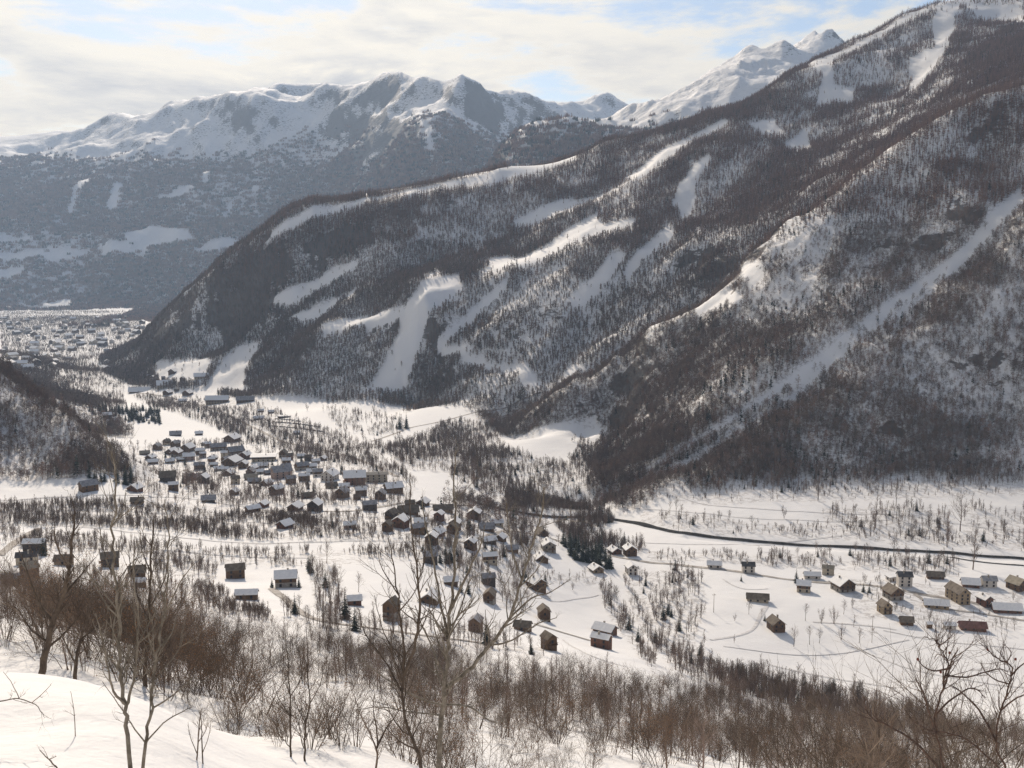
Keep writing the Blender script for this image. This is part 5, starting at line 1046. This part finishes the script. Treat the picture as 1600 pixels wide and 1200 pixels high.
def fir_tree(seed, h):
    random.seed(seed); TV, TF, CV, CF = [], [], [], []
    path_tube(TV, TF, [(0, 0, -0.6), (0, 0, h*0.5), (0, 0, h*0.99)], 0.02*h, 0.003*h, 6)
    nl = 17
    for l in range(nl):
        t = 0.07 + 0.92*l/(nl-1); R = h*0.225*(1.02-t)**0.85; nb = max(5, int(15*(1.1-t)))
        for k in range(nb):
            a = 6.283*(k+random.random()*0.8)/nb + l; ln = R*random.uniform(0.75, 1.15); p = Vector((0, 0, t*h + random.uniform(-.02, .02)*h))
            q = p + Vector((math.cos(a)*ln, math.sin(a)*ln, -ln*random.uniform(0.25, 0.6))); side = Vector((-math.sin(a), math.cos(a), 0))
            for s in range(4):
                c0 = p.lerp(q, 0.1+0.23*s); c1 = p.lerp(q, min(1.08, 0.45+0.23*s)); w = ln*random.uniform(0.16, 0.30)*(1-0.15*s); dr = Vector((0, 0, -w*random.uniform(.3, .9))); b = len(CV)
                CV += [tuple(c0), tuple(c0.lerp(c1, .5)+side*w+dr), tuple(c1), tuple(c0.lerp(c1, .5)-side*w+dr)]; CF += [(b, b+1, b+2), (b, b+2, b+3)]
    return TV, TF, CV, CF
def thicket_shrub(seed, h, stems, leafy=False):
    random.seed(seed); V, F, LV, LF = [], [], [], []
    for s in range(stems):
        a = random.uniform(0, 6.283); out = random.uniform(0.05, 0.55); d = Vector((math.cos(a)*out, math.sin(a)*out, 1)).normalized()
        p = Vector((math.cos(a)*0.25*random.random()*h*.4, math.sin(a)*0.25*random.random()*h*.4, -0.4)); k0 = len(V)
        twig(V, F, p, d, h*random.uniform(0.55, 0.95), 0.0075*h*random.uniform(.7, 1.2), 3, 5, 0.08, 3, 3, 0.2)
    if leafy:
        for k in range(900):
            p = Vector(V[random.randrange(len(V))]); n = rand_dir((0, 0, 1), random.uniform(0, 1.5)); a = n.orthogonal().normalized()*random.uniform(.03, .06); b_ = n.cross(a).normalized()*random.uniform(.02, .035); b = len(LV)
            LV += [tuple(p), tuple(p+a+b_), tuple(p+a*2), tuple(p+a-b_)]; LF.append((b, b+1, b+2, b+3))
    return V, F, LV, LF
def merge(V1, F1, V2, F2):
    k = len(V1); return list(V1)+list(V2), list(F1)+[tuple(i+k for i in f) for f in F2]
PROTO = bpy.data.collections.new('plant_kinds')           # master meshes for the woods; not placed in the scene themselves
def proto(kind, me, store):
    o = bpy.data.objects.new(kind, me); store.append(o); return o
def instancer(name, label, cat, xs, ys, scl, idx, protos, zoff=0.0, pick=None):
    """a wood as ONE object: points on the land, each carrying an instance of one of the plant meshes"""
    xs = np.asarray(xs); ys = np.asarray(ys); n = len(xs); z = TER.height(xs, ys) + zoff
    me = bpy.data.meshes.new(name); me.vertices.add(n); me.vertices.foreach_set('co', np.stack([xs, ys, z], 1).astype(np.float32).ravel())
    for an, ty, v in (('turn', 'FLOAT', rng.uniform(0, 6.283, n)), ('size', 'FLOAT', np.asarray(scl)), ('which', 'INT', np.asarray(idx))):
        a = me.attributes.new(an, ty, 'POINT'); a.data.foreach_set('value', v.astype(np.float32 if ty == 'FLOAT' else np.int32))
    o = put(name, me); tag(o, label, cat, kind='stuff')
    coll = bpy.data.collections.new(name+'_kinds')
    for p in protos: coll.objects.link(p)
    ng = bpy.data.node_groups.new(name, 'GeometryNodeTree'); ng.interface.new_socket('Geometry', in_out='INPUT', socket_type='NodeSocketGeometry'); ng.interface.new_socket('Geometry', in_out='OUTPUT', socket_type='NodeSocketGeometry')
    N = ng.nodes; L = ng.links; gi = N.new('NodeGroupInput'); go = N.new('NodeGroupOutput'); ip = N.new('GeometryNodeInstanceOnPoints')
    ci = N.new('GeometryNodeCollectionInfo'); ci.inputs['Collection'].default_value = coll; ci.inputs['Separate Children'].default_value = True; ci.inputs['Reset Children'].default_value = True
    def att(n_, ty):
        a = N.new('GeometryNodeInputNamedAttribute'); a.data_type = ty; a.inputs['Name'].default_value = n_; return a.outputs['Attribute']
    cx = N.new('ShaderNodeCombineXYZ'); L.new(att('turn', 'FLOAT'), cx.inputs[2]); er = N.new('FunctionNodeEulerToRotation'); L.new(cx.outputs[0], er.inputs[0])
    L.new(gi.outputs[0], ip.inputs['Points']); L.new(ci.outputs[0], ip.inputs['Instance']); ip.inputs['Pick Instance'].default_value = True
    L.new(att('which', 'INT'), ip.inputs['Instance Index']); L.new(er.outputs[0], ip.inputs['Rotation']); L.new(att('size', 'FLOAT'), ip.inputs['Scale']); L.new(ip.outputs[0], go.inputs[0])
    md = o.modifiers.new('scatter', 'NODES'); md.node_group = ng
    return o
# ---- master plants (unit height 1 m for the distant ones so that 'size' is the height)
def spray_tree(seed, h, kind):
    """leafless tree for the middle distance: stem, limbs and fine upright twigs"""
    random.seed(seed); V, F = [], []
    tube(V, F, (0, 0, -0.8), (random.uniform(-.2, .2), random.uniform(-.2, .2), h*.96), 0.015*h, 0.004*h, 3)
    for k in range(20):
        t = random.uniform(0.2, 0.92); a = random.uniform(0, 6.283); el = random.uniform(0.2, 0.9) if kind == 'broad' else random.uniform(-.2, .4)
        d = Vector((math.cos(a)*math.cos(el), math.sin(a)*math.cos(el), math.sin(el))); twig(V, F, (0, 0, t*h), d, h*(0.34 if kind == 'broad' else .24)*(1.2-.8*t), 0.0105*h, 1, 5, 0.1, 3, 2, 0.25)
    return V, F
def unit(V, h): return [(x/h, y/h, z/h) for x, y, z in V]
FARK = []
for k, (kind, mat) in enumerate((('larch', 'larch'), ('larch', 'larch'), ('larch', 'larch'), ('broad', 'greybark'), ('broad', 'greybark'), ('broad', 'brownbark'), ('fir', 'fir'), ('fir', 'fir'))):
    V, F = sliver_tree(100+k, 12.0, kind); FARK.append(proto('far_%d_%s' % (k, kind), mesh_from('far_'+kind, unit(V, 12.0), F, M[mat]), []))
NEARK = []
for k, (kind, mat) in enumerate((('broad', 'greybark'), ('larch', 'larch'), ('broad', 'brownbark'), ('larch', 'greybark'))):
    V, F = spray_tree(150+k, 10.0, kind); NEARK.append(proto('near_%d' % k, mesh_from('near_'+kind, unit(V, 10.0), F, M[mat]), []))
VALK = []; BARE_PARTS = []
for k, (kind, mat) in enumerate((('broad', 'greybark'), ('broad', 'brownbark'), ('slim', 'greybark'), ('slim', 'scrubbark'), ('bush', 'scrubbark'), ('bush', 'greybark'))):
    TV, TF, CV, CF = bare_tree(200+k, 10.0, kind); TV, CV = unit(TV, 10.0), unit(CV, 10.0)
    V, F = merge(TV, TF, CV, CF); VALK.append(proto('val_%d_%s' % (k, kind), mesh_from('bare_'+kind, V, F, M[mat]), []))
    BARE_PARTS.append((mesh_from('trunk', TV, TF, M[mat], True), mesh_from('crown', CV, CF, M[mat])))
FIRK = []; FIR_PARTS = []
for k in range(3):
    TV, TF, CV, CF = fir_tree(300+k, 12.0); TV, CV = unit(TV, 12.0), unit(CV, 12.0)
    V, F = merge(TV, TF, CV, CF); FIRK.append(proto('xfir_%d' % k, mesh_from('fir', V, F, M['fir']), []))
    FIR_PARTS.append((mesh_from('trunk', TV, TF, M['darkbark'], True), mesh_from('crown', CV, CF, M['fir'])))
THK = []; SHRUB_PARTS = []
for k in range(6):
    V, F, LV, LF = thicket_shrub(400+k, 5.0, (7, 6, 8, 5, 7, 6)[k], k in (1, 5)); mat = M[('brownbark', 'brownbark', 'darkbark', 'brownbark', 'scrubbark', 'darkbark')[k]]
    sm = mesh_from('stems', V, F, mat); lm = mesh_from('leaves', LV, LF, M['leaf']) if LV else None
    if LV:
        W, G = merge(V, F, LV, LF); me = mesh_from('shrub', W, G, mat); me.materials.append(M['leaf']); mi = np.zeros(len(G), np.int32); mi[len(F):] = 1; me.polygons.foreach_set('material_index', mi)
    else: me = sm
    THK.append(proto('shrub_%d' % k, me, [])); SHRUB_PARTS.append((sm, lm))
# ---- mountain woods
def grid(x0, x1, y0, y1, c):
    gx, gy = np.meshgrid(np.arange(x0, x1, c), np.arange(y0, y1, c)); gx = gx.ravel() + rng.uniform(-.5, .5, gx.size)*c; gy = gy.ravel() + rng.uniform(-.5, .5, gy.size)*c
    k = np.abs(np.arctan2(gx, gy)) < 0.53; return gx[k], gy[k]
ax_, ay_ = grid(-1900, 2100, 700, 3300, 3.3); bx_, by_ = grid(-900, 900, 700, 1500, 5.6); k_ = np.hypot(bx_, by_) < 1500
gx, gy = np.concatenate([ax_, bx_[k_]]), np.concatenate([ay_, by_[k_]])
d = forest_density(gx, gy); keep = rng.random(len(gx)) < d*(0.80 + 0.45*sstep(-0.2, 0.15, fbm(gx, gy, 28, 2, 73))); gx, gy = gx[keep], gy[keep]
t_, sl_, r_, az_ = TER.base(gx, gy); zz = EYE + t_*r_
hi = sstep(180, 420, zz + 60*fbm(gx, gy, 250, 3, 71)); u = rng.random(len(gx)); v = rng.random(len(gx))
lefth = inside(gx, gy, LEFTHILL)
kind = np.where((u < hi) & ~lefth, (v*3).astype(int), 3+(v*3).astype(int)); kind = np.where(rng.random(len(gx)) < 0.015 + 0.12*sstep(0.18, 0.34, fbm(gx, gy, 140, 3, 74)), 6+(v*2).astype(int), kind)
near = np.hypot(gx, gy) < 1500
kind = np.where(near & (kind < 6), 8 + (rng.random(len(gx))*4).astype(int), kind)
size = np.clip(rng.normal(9.5, 2.8, len(gx)), 4.0, 17.0)*(1 + 0.35*fbm(gx, gy, 60, 2, 75))*np.where(kind < 3, 1.1, 0.88)
for nm, lab, sel in (('larch_forest', 'brown leafless larch woods covering the upper mountainside', (~lefth) & ~near & (kind < 3)),
                     ('broadleaf_forest', 'grey bare broadleaf woods on the lower mountainside', (~lefth) & (near | (kind >= 3))),
                     ('hill_woods', 'brown bare woods on the low hill beside the village', lefth)):
    instancer(nm, lab, 'forest', gx[sel], gy[sel], size[sel], kind[sel], FARK+NEARK)
gx, gy = grid(-5600, 2600, 3700, 9300, 16.0); d = forest_density(gx, gy); keep = rng.random(len(gx)) < d; gx, gy = gx[keep], gy[keep]
def clump(seed):
    random.seed(seed); V, F = [], []
    for k in range(20):
        x, y, h = random.uniform(-13, 13), random.uniform(-13, 13), random.uniform(8, 16.5); w = h*0.2; b = len(V)
        V += [(x-w, y-w*.4, -2), (x+w, y-w*.5, -2), (x, y+w, -2), (x, y, h)]; F += [(b, b+1, b+3), (b+1, b+2, b+3), (b+2, b, b+3)]
    return V, F
CLUMPK = []
for k in range(4):
    V, F = clump(500+k); CLUMPK.append(proto('clump_%d' % k, mesh_from('clump', V, F, M['larch' if k < 3 else 'fir']), []))
instancer('far_forest', 'dark hazy woods on the far mountains above the valley', 'forest', gx, gy, rng.uniform(0.8, 1.25, len(gx)), rng.integers(0, 4, len(gx)), CLUMPK)
# ---- woods and hedges of the valley floor
HX = np.array([h[0] for h in HOUSES]); HY = np.array([h[1] for h in HOUSES]); HW = np.array([h[2] for h in HOUSES])
def free(x, y):
    ok = np.ones(len(x), bool)
    for a, b_, w in zip(HX, HY, HW): ok &= np.hypot((x-a), (y-b_)*0.6) > w*0.75 + 1.5
    for nm, w, line in ROADS: ok &= line_dist(x, y, line, w*2) > w*0.5 + 0.8
    ok &= ~cleared(x, y)
    ok &= line_dist(x, y, CARVE[0][3], 60) > 11
    return ok
wx, wy, wk, ws = [], [], [], []
for i, (poly, dens, kind) in enumerate(WOODS):
    P_ = np.array(poly); lo, hi_ = P_.min(0), P_.max(0); n = int((hi_-lo).prod()*dens*6.0/1000)
    x = rng.uniform(lo[0], hi_[0], n); y = rng.uniform(lo[1], hi_[1], n); k = inside(x, y, poly)
    k &= rng.random(n) < 0.25 + 0.75*sstep(-0.25, 0.1, fbm(x, y, 35, 3, 80+i)); x, y = x[k], y[k]; k = free(x, y); x, y = x[k], y[k]; n = len(x)
    if kind == 'fir': kk = 6 + rng.integers(0, 3, n); s = rng.uniform(8, 15, n)
    elif kind == 'scrub': kk = rng.choice([3, 4, 5, 4, 2], n); s = rng.uniform(2.5, 7.0, n)
    else: kk = np.where(rng.random(n) < 0.04, 6 + rng.integers(0, 3, n), rng.choice([0, 1, 2, 3, 2, 5], n)); s = rng.uniform(3.5, 11.0, n)
    wx.append(x); wy.append(y); wk.append(kk); ws.append(s)
wx, wy, wk, ws = map(np.concatenate, (wx, wy, wk, ws))
instancer('valley_woods', 'leafless trees, scrub and hedges scattered through the valley floor', 'woods', wx, wy, ws, wk, VALK+FIRK)
# ---- thicket below the viewpoint
tx, ty, ts, tk = [], [], [], []
for poly, dens in THICKET:
    P_ = np.array(poly); lo, hi_ = P_.min(0), P_.max(0); n = int((hi_-lo).prod()*dens*1.6/1000); x = rng.uniform(lo[0], hi_[0], n); y = rng.uniform(lo[1], hi_[1], n); k = inside(x, y, poly) & (rng.random(n) < 0.3 + 0.7*sstep(-.25, .15, fbm(x, y, 16, 3, 90)))
    x, y = x[k], y[k]; tx.append(x); ty.append(y); rr = np.hypot(x, y); ts.append(rng.uniform(0.40, 1.35, len(x))*np.clip(rr/90, 0.5, 1.0)); k2 = rng.random(len(x)) < 0.22; tk.append(np.where(k2 & (rr > 90), 6 + rng.integers(0, 4, len(x)), rng.integers(0, 6, len(x)))); ts[-1] = np.where(k2 & (rr > 90), rng.uniform(4.5, 9.5, len(x)), ts[-1])
tx, ty, ts, tk = map(np.concatenate, (tx, ty, ts, tk))
print('counts: mountain', sum(len(o.data.vertices) for o in COL.objects if o.name in ('larch_forest', 'broadleaf_forest', 'far_forest')), 'valley', len(wx), 'thicket', len(tx))
instancer('thicket', 'dense brown leafless brush on the slope below the snow bank', 'brush', tx, ty, ts, tk, THK+VALK)
# ================================================================ single trees
def tree_thing(name, label, parts, x, y, h, cat='tree', group=None):
    e = put(name, None, None, (x, y, ground_z(x, y)), random.uniform(0, 6.28)); e.empty_display_size = 0.5; tag(e, label, cat, group)
    for nm, me in zip(('trunk', 'crown'), parts):
        o = put(nm, me, e); o.scale = (h, h, h)
    return e
for i, (x, y, h, lab) in enumerate(FIRS): tree_thing('fir_tree', lab, FIR_PARTS[i % 3], x, y, h, group='single dark firs')
for i, (x, y, h, lab) in enumerate(BARE):
    k = 4 + i % 2 if 'bush' in lab or 'round' in lab else (2 + i % 2 if 'slim' in lab or 'thin' in lab or 'poplar' in lab or 'dense' in lab else i % 2)
    tree_thing('bare_tree', lab, BARE_PARTS[k], x, y, h, group='single leafless trees')
def limb_tree(name, label, cat, limbs, mat, twigs):
    x, y, z = limbs[0][0][0]; gz = ground_z(x, y); e = put(name, None, None, (x, y, gz)); tag(e, label, cat); off = Vector((x, y, gz)); stem_pts = []
    for i, (pts, r0, r1) in enumerate(limbs):
        P_ = [Vector(p)-off for p in pts]; V, F = [], []
        if i == 0: P_ = [Vector((P_[0].x, P_[0].y, min(P_[0].z, 0)-0.25))] + [p for p in P_ if p.z > -0.1]
        else: P_[0] = min(stem_pts, key=lambda q: (q-P_[0]).length).copy()
        L_ = sum((b_-a).length for a, b_ in zip(P_, P_[1:])); sp = smooth_path(P_, 4, L_*0.005); path_tube(V, F, sp, r0, r1, 7 if i == 0 else 6); stem_pts += sp
        for k in range(max(3, int(twigs*len(P_)))):
            t = random.uniform(0.22, 1.0)*(len(sp)-1); j = min(int(t), len(sp)-2); c = sp[j].lerp(sp[j+1], t-j); rr = (r0 + (r1-r0)*t/(len(sp)-1))
            twig(V, F, c, rand_dir(sp[j+1]-sp[j], random.uniform(0.4, 0.9)), L_*random.uniform(0.06, 0.22)*(1.15-0.5*t/len(sp)), min(rr*0.5, 0.004*L_), 2 if L_ > 1.2 else 1, 3, 0.13, 4, 4, 0.22)
        nm = 'trunk' if i == 0 else 'branch'; put(nm, mesh_from(nm, V, F, mat, True), e)
    return e
FORE_MAT = {'ash_sapling': 'palebark', 'leaning_ash': 'palebark', 'lichen_ash': 'palebark', 'dark_ash': 'darkbark', 'leaning_oak': 'darkbark', 'crest_ash': 'darkbark', 'tall_ash': 'darkbark', 'sapling': 'darkbark', 'rosehip_shrub': 'thorn'}
random.seed(77); ROSE = []
for name, lab, cat, limbs in FORE:
    e = limb_tree(name, lab, cat, limbs, M[FORE_MAT.get(name, 'brownbark')], {'rosehip_shrub': 3.2, 'lichen_ash': 1.8, 'arched_twig': 1.2, 'snow_twig': .5, 'dead_twig': .8}.get(name, 2.4))
    if name == 'rosehip_shrub': ROSE.append(e)
for x, y, z, k in HIPS:
    V, F = [], []; nl, ns, R = 5, 7, 0.009
    for i in range(nl+1):
        f = math.pi*i/nl
        for j in range(ns): V.append((R*math.sin(f)*math.cos(6.283*j/ns)*(1+.12*math.sin(3*j)), R*math.sin(f)*math.sin(6.283*j/ns), R*1.25*math.cos(f)))
    for i in range(nl):
        for j in range(ns): F.append((i*ns+j, i*ns+(j+1) % ns, (i+1)*ns+(j+1) % ns, (i+1)*ns+j))
    o = put('rose_hip', mesh_from('rose_hip', V, F, M['hip'], True), ROSE[k]); o.location = Vector((x, y, z)) - ROSE[k].location
# larger shrubs standing clear of the thicket on the snow ledges
for i in range(34):
    poly, dens = THICKET[4]; P_ = np.array(poly)
    for _ in range(60):
        x, y = rng.uniform(*sorted((P_[:,0].min(), P_[:,0].max()))), rng.uniform(P_[:,1].min(), P_[:,1].max())
        if inside(np.array([x]), np.array([y]), poly)[0]: break
    e = put('ledge_shrub', None, None, (x, y, ground_z(x, y)), random.uniform(0, 6.28)); tag(e, 'low leafless shrub growing out of the snow ledge below the camera', 'shrub', 'leafless shrubs on the snow ledge'); s = random.uniform(0.22, 0.5)
    sm, lm = SHRUB_PARTS[i % 6]; o = put('stems', sm, e); o.scale = (s, s, s)
    if lm: o = put('leaves', lm, e); o.scale = (s, s, s)
for i, (x, y, s) in enumerate(NEAR):
    e = put('bramble_shrub', None, None, (x, y, ground_z(x, y)), random.uniform(0, 6.28)); tag(e, 'dark tangled bramble shrub close to the camera below the thorny hip twigs', 'shrub', 'bramble shrubs near the camera')
    o = put('stems', SHRUB_PARTS[(2, 0, 3)[i % 3]][0], e); o.scale = (s, s, s)
# ================================================================ houses
def box(V, F, x0, x1, y0, y1, z0, z1):
    k = len(V); V += [(x0, y0, z0), (x1, y0, z0), (x1, y1, z0), (x0, y1, z0), (x0, y0, z1), (x1, y0, z1), (x1, y1, z1), (x0, y1, z1)]
    F += [(k, k+3, k+2, k+1), (k+4, k+5, k+6, k+7), (k, k+1, k+5, k+4), (k+1, k+2, k+6, k+5), (k+2, k+3, k+7, k+6), (k+3, k, k+4, k+7)]
def gable_prism(w, l, z0, z1, zr):
    V = [(-w, -l, z0), (w, -l, z0), (w, -l, z1), (0, -l, zr), (-w, -l, z1), (-w, l, z0), (w, l, z0), (w, l, z1), (0, l, zr), (-w, l, z1)]
    return V, [(0, 1, 2, 3, 4), (9, 8, 7, 6, 5), (0, 5, 6, 1), (1, 6, 7, 2), (2, 7, 8, 3), (3, 8, 9, 4), (4, 9, 5, 0)]
def roof_slabs(w, l, ze, zr, over, th, lift, wob=0.0, seed=0):
    """two pitched slabs meeting at the ridge; wob makes a lumpy snow edge"""
    r = random.Random(seed); V, F = [], []; s = (zr-ze)/w; n = 5 if wob else 1
    for sg in (-1, 1):
        k = len(V)
        for i in range(n+1):
            y = -l-over + (2*l+2*over)*i/n
            for t, top in ((0, 1), (1, 1), (0, 0), (1, 0)):
                x = (0.0 if t == 0 else (w+over)); z = zr - s*x + lift + (th if top else 0) + (r.uniform(-wob, wob) if wob and top else 0) - (wob*1.5 if wob and t == 1 and top else 0)
                V.append((sg*x, y + (r.uniform(-wob, wob)*.5 if wob else 0), z))
        for i in range(n):
            a, b_ = k+4*i, k+4*(i+1); F += [(a, a+1, b_+1, b_), (a+2, b_+2, b_+3, a+3), (a+1, a+3, b_+3, b_+1)]
        F += [(k, k+2, k+3, k+1), (k+4*n, k+4*n+1, k+4*n+3, k+4*n+2)]
    return V, F
def simple_mesh(name, fn, mat, *a):
    V, F = [], []; fn(V, F, *a); return mesh_from(name, V, F, mat)
WIN = simple_mesh('window', box, M['glass'], -0.5, 0.5, -0.06, 0.06, -0.65, 0.65)
FRAME = None
def window_frame():
    V, F = [], []; box(V, F, -0.62, 0.62, -0.05, 0.05, -0.78, -0.66); box(V, F, -0.62, 0.62, -0.05, 0.05, 0.66, 0.76); box(V, F, -0.62, -0.51, -0.05, 0.05, -0.659, 0.659); box(V, F, 0.51, 0.62, -0.05, 0.05, -0.659, 0.659)
    return mesh_from('frame', V, F, M['timber'])
FRAME = window_frame(); DOOR = simple_mesh('door', box, M['timber'], -0.55, 0.55, -0.06, 0.06, 0, 2.1)
def house(i, x, y, wid, rot, wall, roof, st, label):
    rs = random.Random(900+i); a = math.radians(rot); name = 'barn' if 'barn' in label else ('shed' if 'shed' in label or 'hut' in label or 'kiosk' in label or 'cabin' in label or 'annex' in label else ('chalet' if 'chalet' in label else 'house'))
    ratio = rs.uniform(1.05, 1.3) if rot < 40 else rs.uniform(1.25, 1.7)
    if 'long' in label: ratio = 2.1
    w = wid/(abs(math.cos(a)) + ratio*abs(math.sin(a))); l = w*ratio; w *= 0.94; l *= 0.94      # full widths
    hw, hl = w/2, l/2; tall = 2.25*st + (0.3 if st > 1 else 0.1); tall = min(tall, 0.95*wid + 1); slope = {'snow': 0.64, 'brown': 0.86}.get(roof, 0.74)*rs.uniform(0.9, 1.1)
    if 'flat' in label: slope = 0.12
    zr = tall + hw*slope; sgn = 1 if rs.random() < 0.5 else -1
    e = put(name, None, None, (x, y + 0.4*w, ground_z(x, y)), (a if x > 0 else -a)); tag(e, label, 'shed' if name == 'shed' else ('barn' if name == 'barn' else 'house'), 'houses of the valley')
    V, F = gable_prism(hw, hl, -3.0, tall, zr); put('wall', mesh_from('wall', V, F, M['wall_'+wall]), e)
    if wall in ('stone', 'cream', 'white', 'ochre') and st > 1 and rs.random() < 0.6 and roof != 'dark':
        V, F = gable_prism(hw+0.06, hl+0.06, tall*0.55, tall+0.05, zr+0.05); put('timber_upper_wall', mesh_from('timber_upper_wall', V, F, M['wall_wood']), e)
    V, F = roof_slabs(hw, hl, tall, zr, 0.12*w*(0.8 if st > 1 else 1.0), 0.22, 0.08); ro = put('roof', mesh_from('roof', V, F, M['roof_'+roof]), e)
    if roof == 'snow':
        V, F = roof_slabs(hw, hl, tall, zr, 0.11*w*(0.8 if st > 1 else 1.0), 0.42, 0.305, 0.07, i); put('snow_cover', mesh_from('snow_cover', V, F, M['snow']), ro)
    if wid > 8.5 and 'barn' not in label and name != 'shed':
        V, F = [], []; cx = hw*0.35*sgn; zc = zr - slope*abs(cx); box(V, F, cx-0.4, cx+0.4, hl*0.2-0.4, hl*0.2+0.4, zc-0.2, zc+1.7); box(V, F, cx-0.5, cx+0.5, hl*0.2-0.5, hl*0.2+0.5, zc+1.72, zc+1.86); put('chimney', mesh_from('chimney', V, F, M['wall_stone']), ro)
    nwin = 0 if name in ('shed',) and wid < 7 else max(1, int(w/3.0))
    def win(px, py, pz, rz):
        o = put('window', WIN, e, (px, py, pz), rz); put('frame', FRAME, o)
    ofs = 0.09 if True else 0
    if wid > 4.5:
        for s in range(st):
            zc = 1.35 + 2.25*s
            if zc + 0.8 > tall + 0.2: continue
            for k in range(nwin):
                px = -hw + w*(k+0.5)/nwin
                if s == 0 and k == nwin//2 and name != 'barn': continue
                win(px, -hl-ofs, zc, 0); 
            for k in range(max(1, int(l/4.0))):
                py = -hl + l*(k+0.5)/max(1, int(l/4.0)); win(sgn*0+hw+ofs, py, zc, math.pi/2); win(-hw-ofs, py, zc, math.pi/2)
        if slope > 0.3 and w > 6: win(0, -hl-ofs, tall+hw*slope*0.32, 0)
        put('door', DOOR, e, (-hw + w*(nwin//2+0.5)/max(1, nwin), -hl-ofs, 0.0))
    if st >= 2 and name == 'chalet' or 'balcon' in label:
        V, F = [], []; zb = 2.45; box(V, F, -hw*0.9, hw*0.9, -hl-1.2, -hl-0.02, zb-0.16, zb); box(V, F, -hw*0.9, hw*0.9, -hl-1.2, -hl-1.1, zb+0.75, zb+0.9)
        nb = max(5, int(w/0.8))
        for k in range(nb): xx = -hw*0.9 + 1.8*hw*(k+0.5)/nb; box(V, F, xx-0.12, xx+0.12, -hl-1.17, -hl-1.13, zb+0.002, zb+0.748)
        put('balcony', mesh_from('balcony', V, F, M['timber']), e)
    return e
for i, hh in enumerate(HOUSES): house(i, *hh)
# ---- the far town: small blocks under snow
TOWN_MESH = []
for k in range(5):
    wm = ('white', 'cream', 'wood', 'stone', 'dark')[k]; V, F = gable_prism(0.5, 0.7, -0.3, 0.55, 0.82); a = mesh_from('wall', V, F, M['wall_'+wm]); V, F = roof_slabs(0.5, 0.7, 0.55, 0.82, 0.06, 0.05, 0.006, 0.008, k); TOWN_MESH.append((a, mesh_from('roof', V, F, M['snow'] if k != 3 else M['roof_grey'])))
for i, (x, y, w, r) in enumerate(TOWN):
    e = put('town_house', None, None, (x, y, ground_z(x, y)), math.radians(r)); tag(e, 'small snow-roofed house of the far town on the valley floor', 'house', 'houses of the far town')
    for nm, me in zip(('wall', 'roof'), TOWN_MESH[i % 5]): o = put(nm, me, e); o.scale = (w, w, w)
# ================================================================ cars, poles
def car_mesh():
    prof = [(-2.1, .35), (2.1, .35), (2.15, .8), (1.2, .92), (.6, 1.42), (-1.2, 1.42), (-1.9, .95), (-2.15, .85)]; V, F = [], []
    for s in (-.85, .85):
        for x, z in prof: V.append((s*(0.82 if z > 1.2 else 1), x, z))
    n = len(prof); F.append(tuple(range(n-1, -1, -1))); F.append(tuple(range(n, 2*n)))
    for i in range(n): F.append((i, (i+1) % n, n+(i+1) % n, n+i))
    for sx in (-.8, .8):
        for sy in (-1.3, 1.3):
            k = len(V)
            for dx in (-.1, .1):
                for j in range(8): V.append((sx+dx, sy+.33*math.cos(j*.785), .33+.33*math.sin(j*.785)))
            F += [tuple(k+j for j in range(8)), tuple(k+15-j for j in range(8))] + [(k+j, k+(j+1) % 8, k+8+(j+1) % 8, k+8+j) for j in range(8)]
    return mesh_from('parked_car', V, F, M['carpaint'])
CAR = car_mesh()
for ri, ((p, q), n) in enumerate(CAR_ROWS):
    a = math.atan2(q[1]-p[1], q[0]-p[0])
    for k in range(n):
        t = (k+rng.uniform(.3, .7))/n; x, y = p[0]+(q[0]-p[0])*t, p[1]+(q[1]-p[1])*t; o = put('parked_car', CAR, None, (x, y, ground_z(x, y)+0.05), a + rng.uniform(-.05, .05))
        tag(o, 'small car parked in a row on the snowy car park below the piste' if ri < 3 else 'small car parked in the striped lot beside the very long low building', 'car', 'cars in the meadow car park' if ri < 3 else 'cars in the residence car park')
for x, y, h, lab in POLES:
    e = put('utility_pole', None, None, (x, y, ground_z(x, y))); tag(e, lab, 'pole'); V, F = [], []; path_tube(V, F, [(0, 0, -.8), (0, 0, h*.5), (.05, 0, h)], .16, .10, 8); put('post', mesh_from('post', V, F, M['timber'], True), e)
    V, F = [], []; box(V, F, -1.0, 1.0, -.07, .07, h-1.0, h-.84); [box(V, F, xx-.05, xx+.05, -.05, .05, h-.838, h-.6) for xx in (-.8, 0.35, .8)]; put('crossarm', mesh_from('crossarm', V, F, M['timber']), e)
# ================================================================ the air of the valley
def haze(density):
    V, F = [], []; box(V, F, -10600, 10600, -10600, 10600, -260, 2500); me = mesh_from('haze', V, F)
    m = bpy.data.materials.new('valley_haze'); m.use_nodes = True; nt = m.node_tree; nt.nodes.clear(); o_ = nt.nodes.new('ShaderNodeOutputMaterial'); v = nt.nodes.new('ShaderNodeVolumePrincipled')
    v.inputs['Color'].default_value = (0.53, 0.715, 1.0, 1); v.inputs['Density'].default_value = density; v.inputs['Anisotropy'].default_value = 0.25; nt.links.new(v.outputs[0], o_.inputs['Volume'])
    me.materials.append(m); o = put('haze', me); tag(o, 'pale blue haze filling the valley air', 'haze', kind='stuff')
haze(4.8e-5)
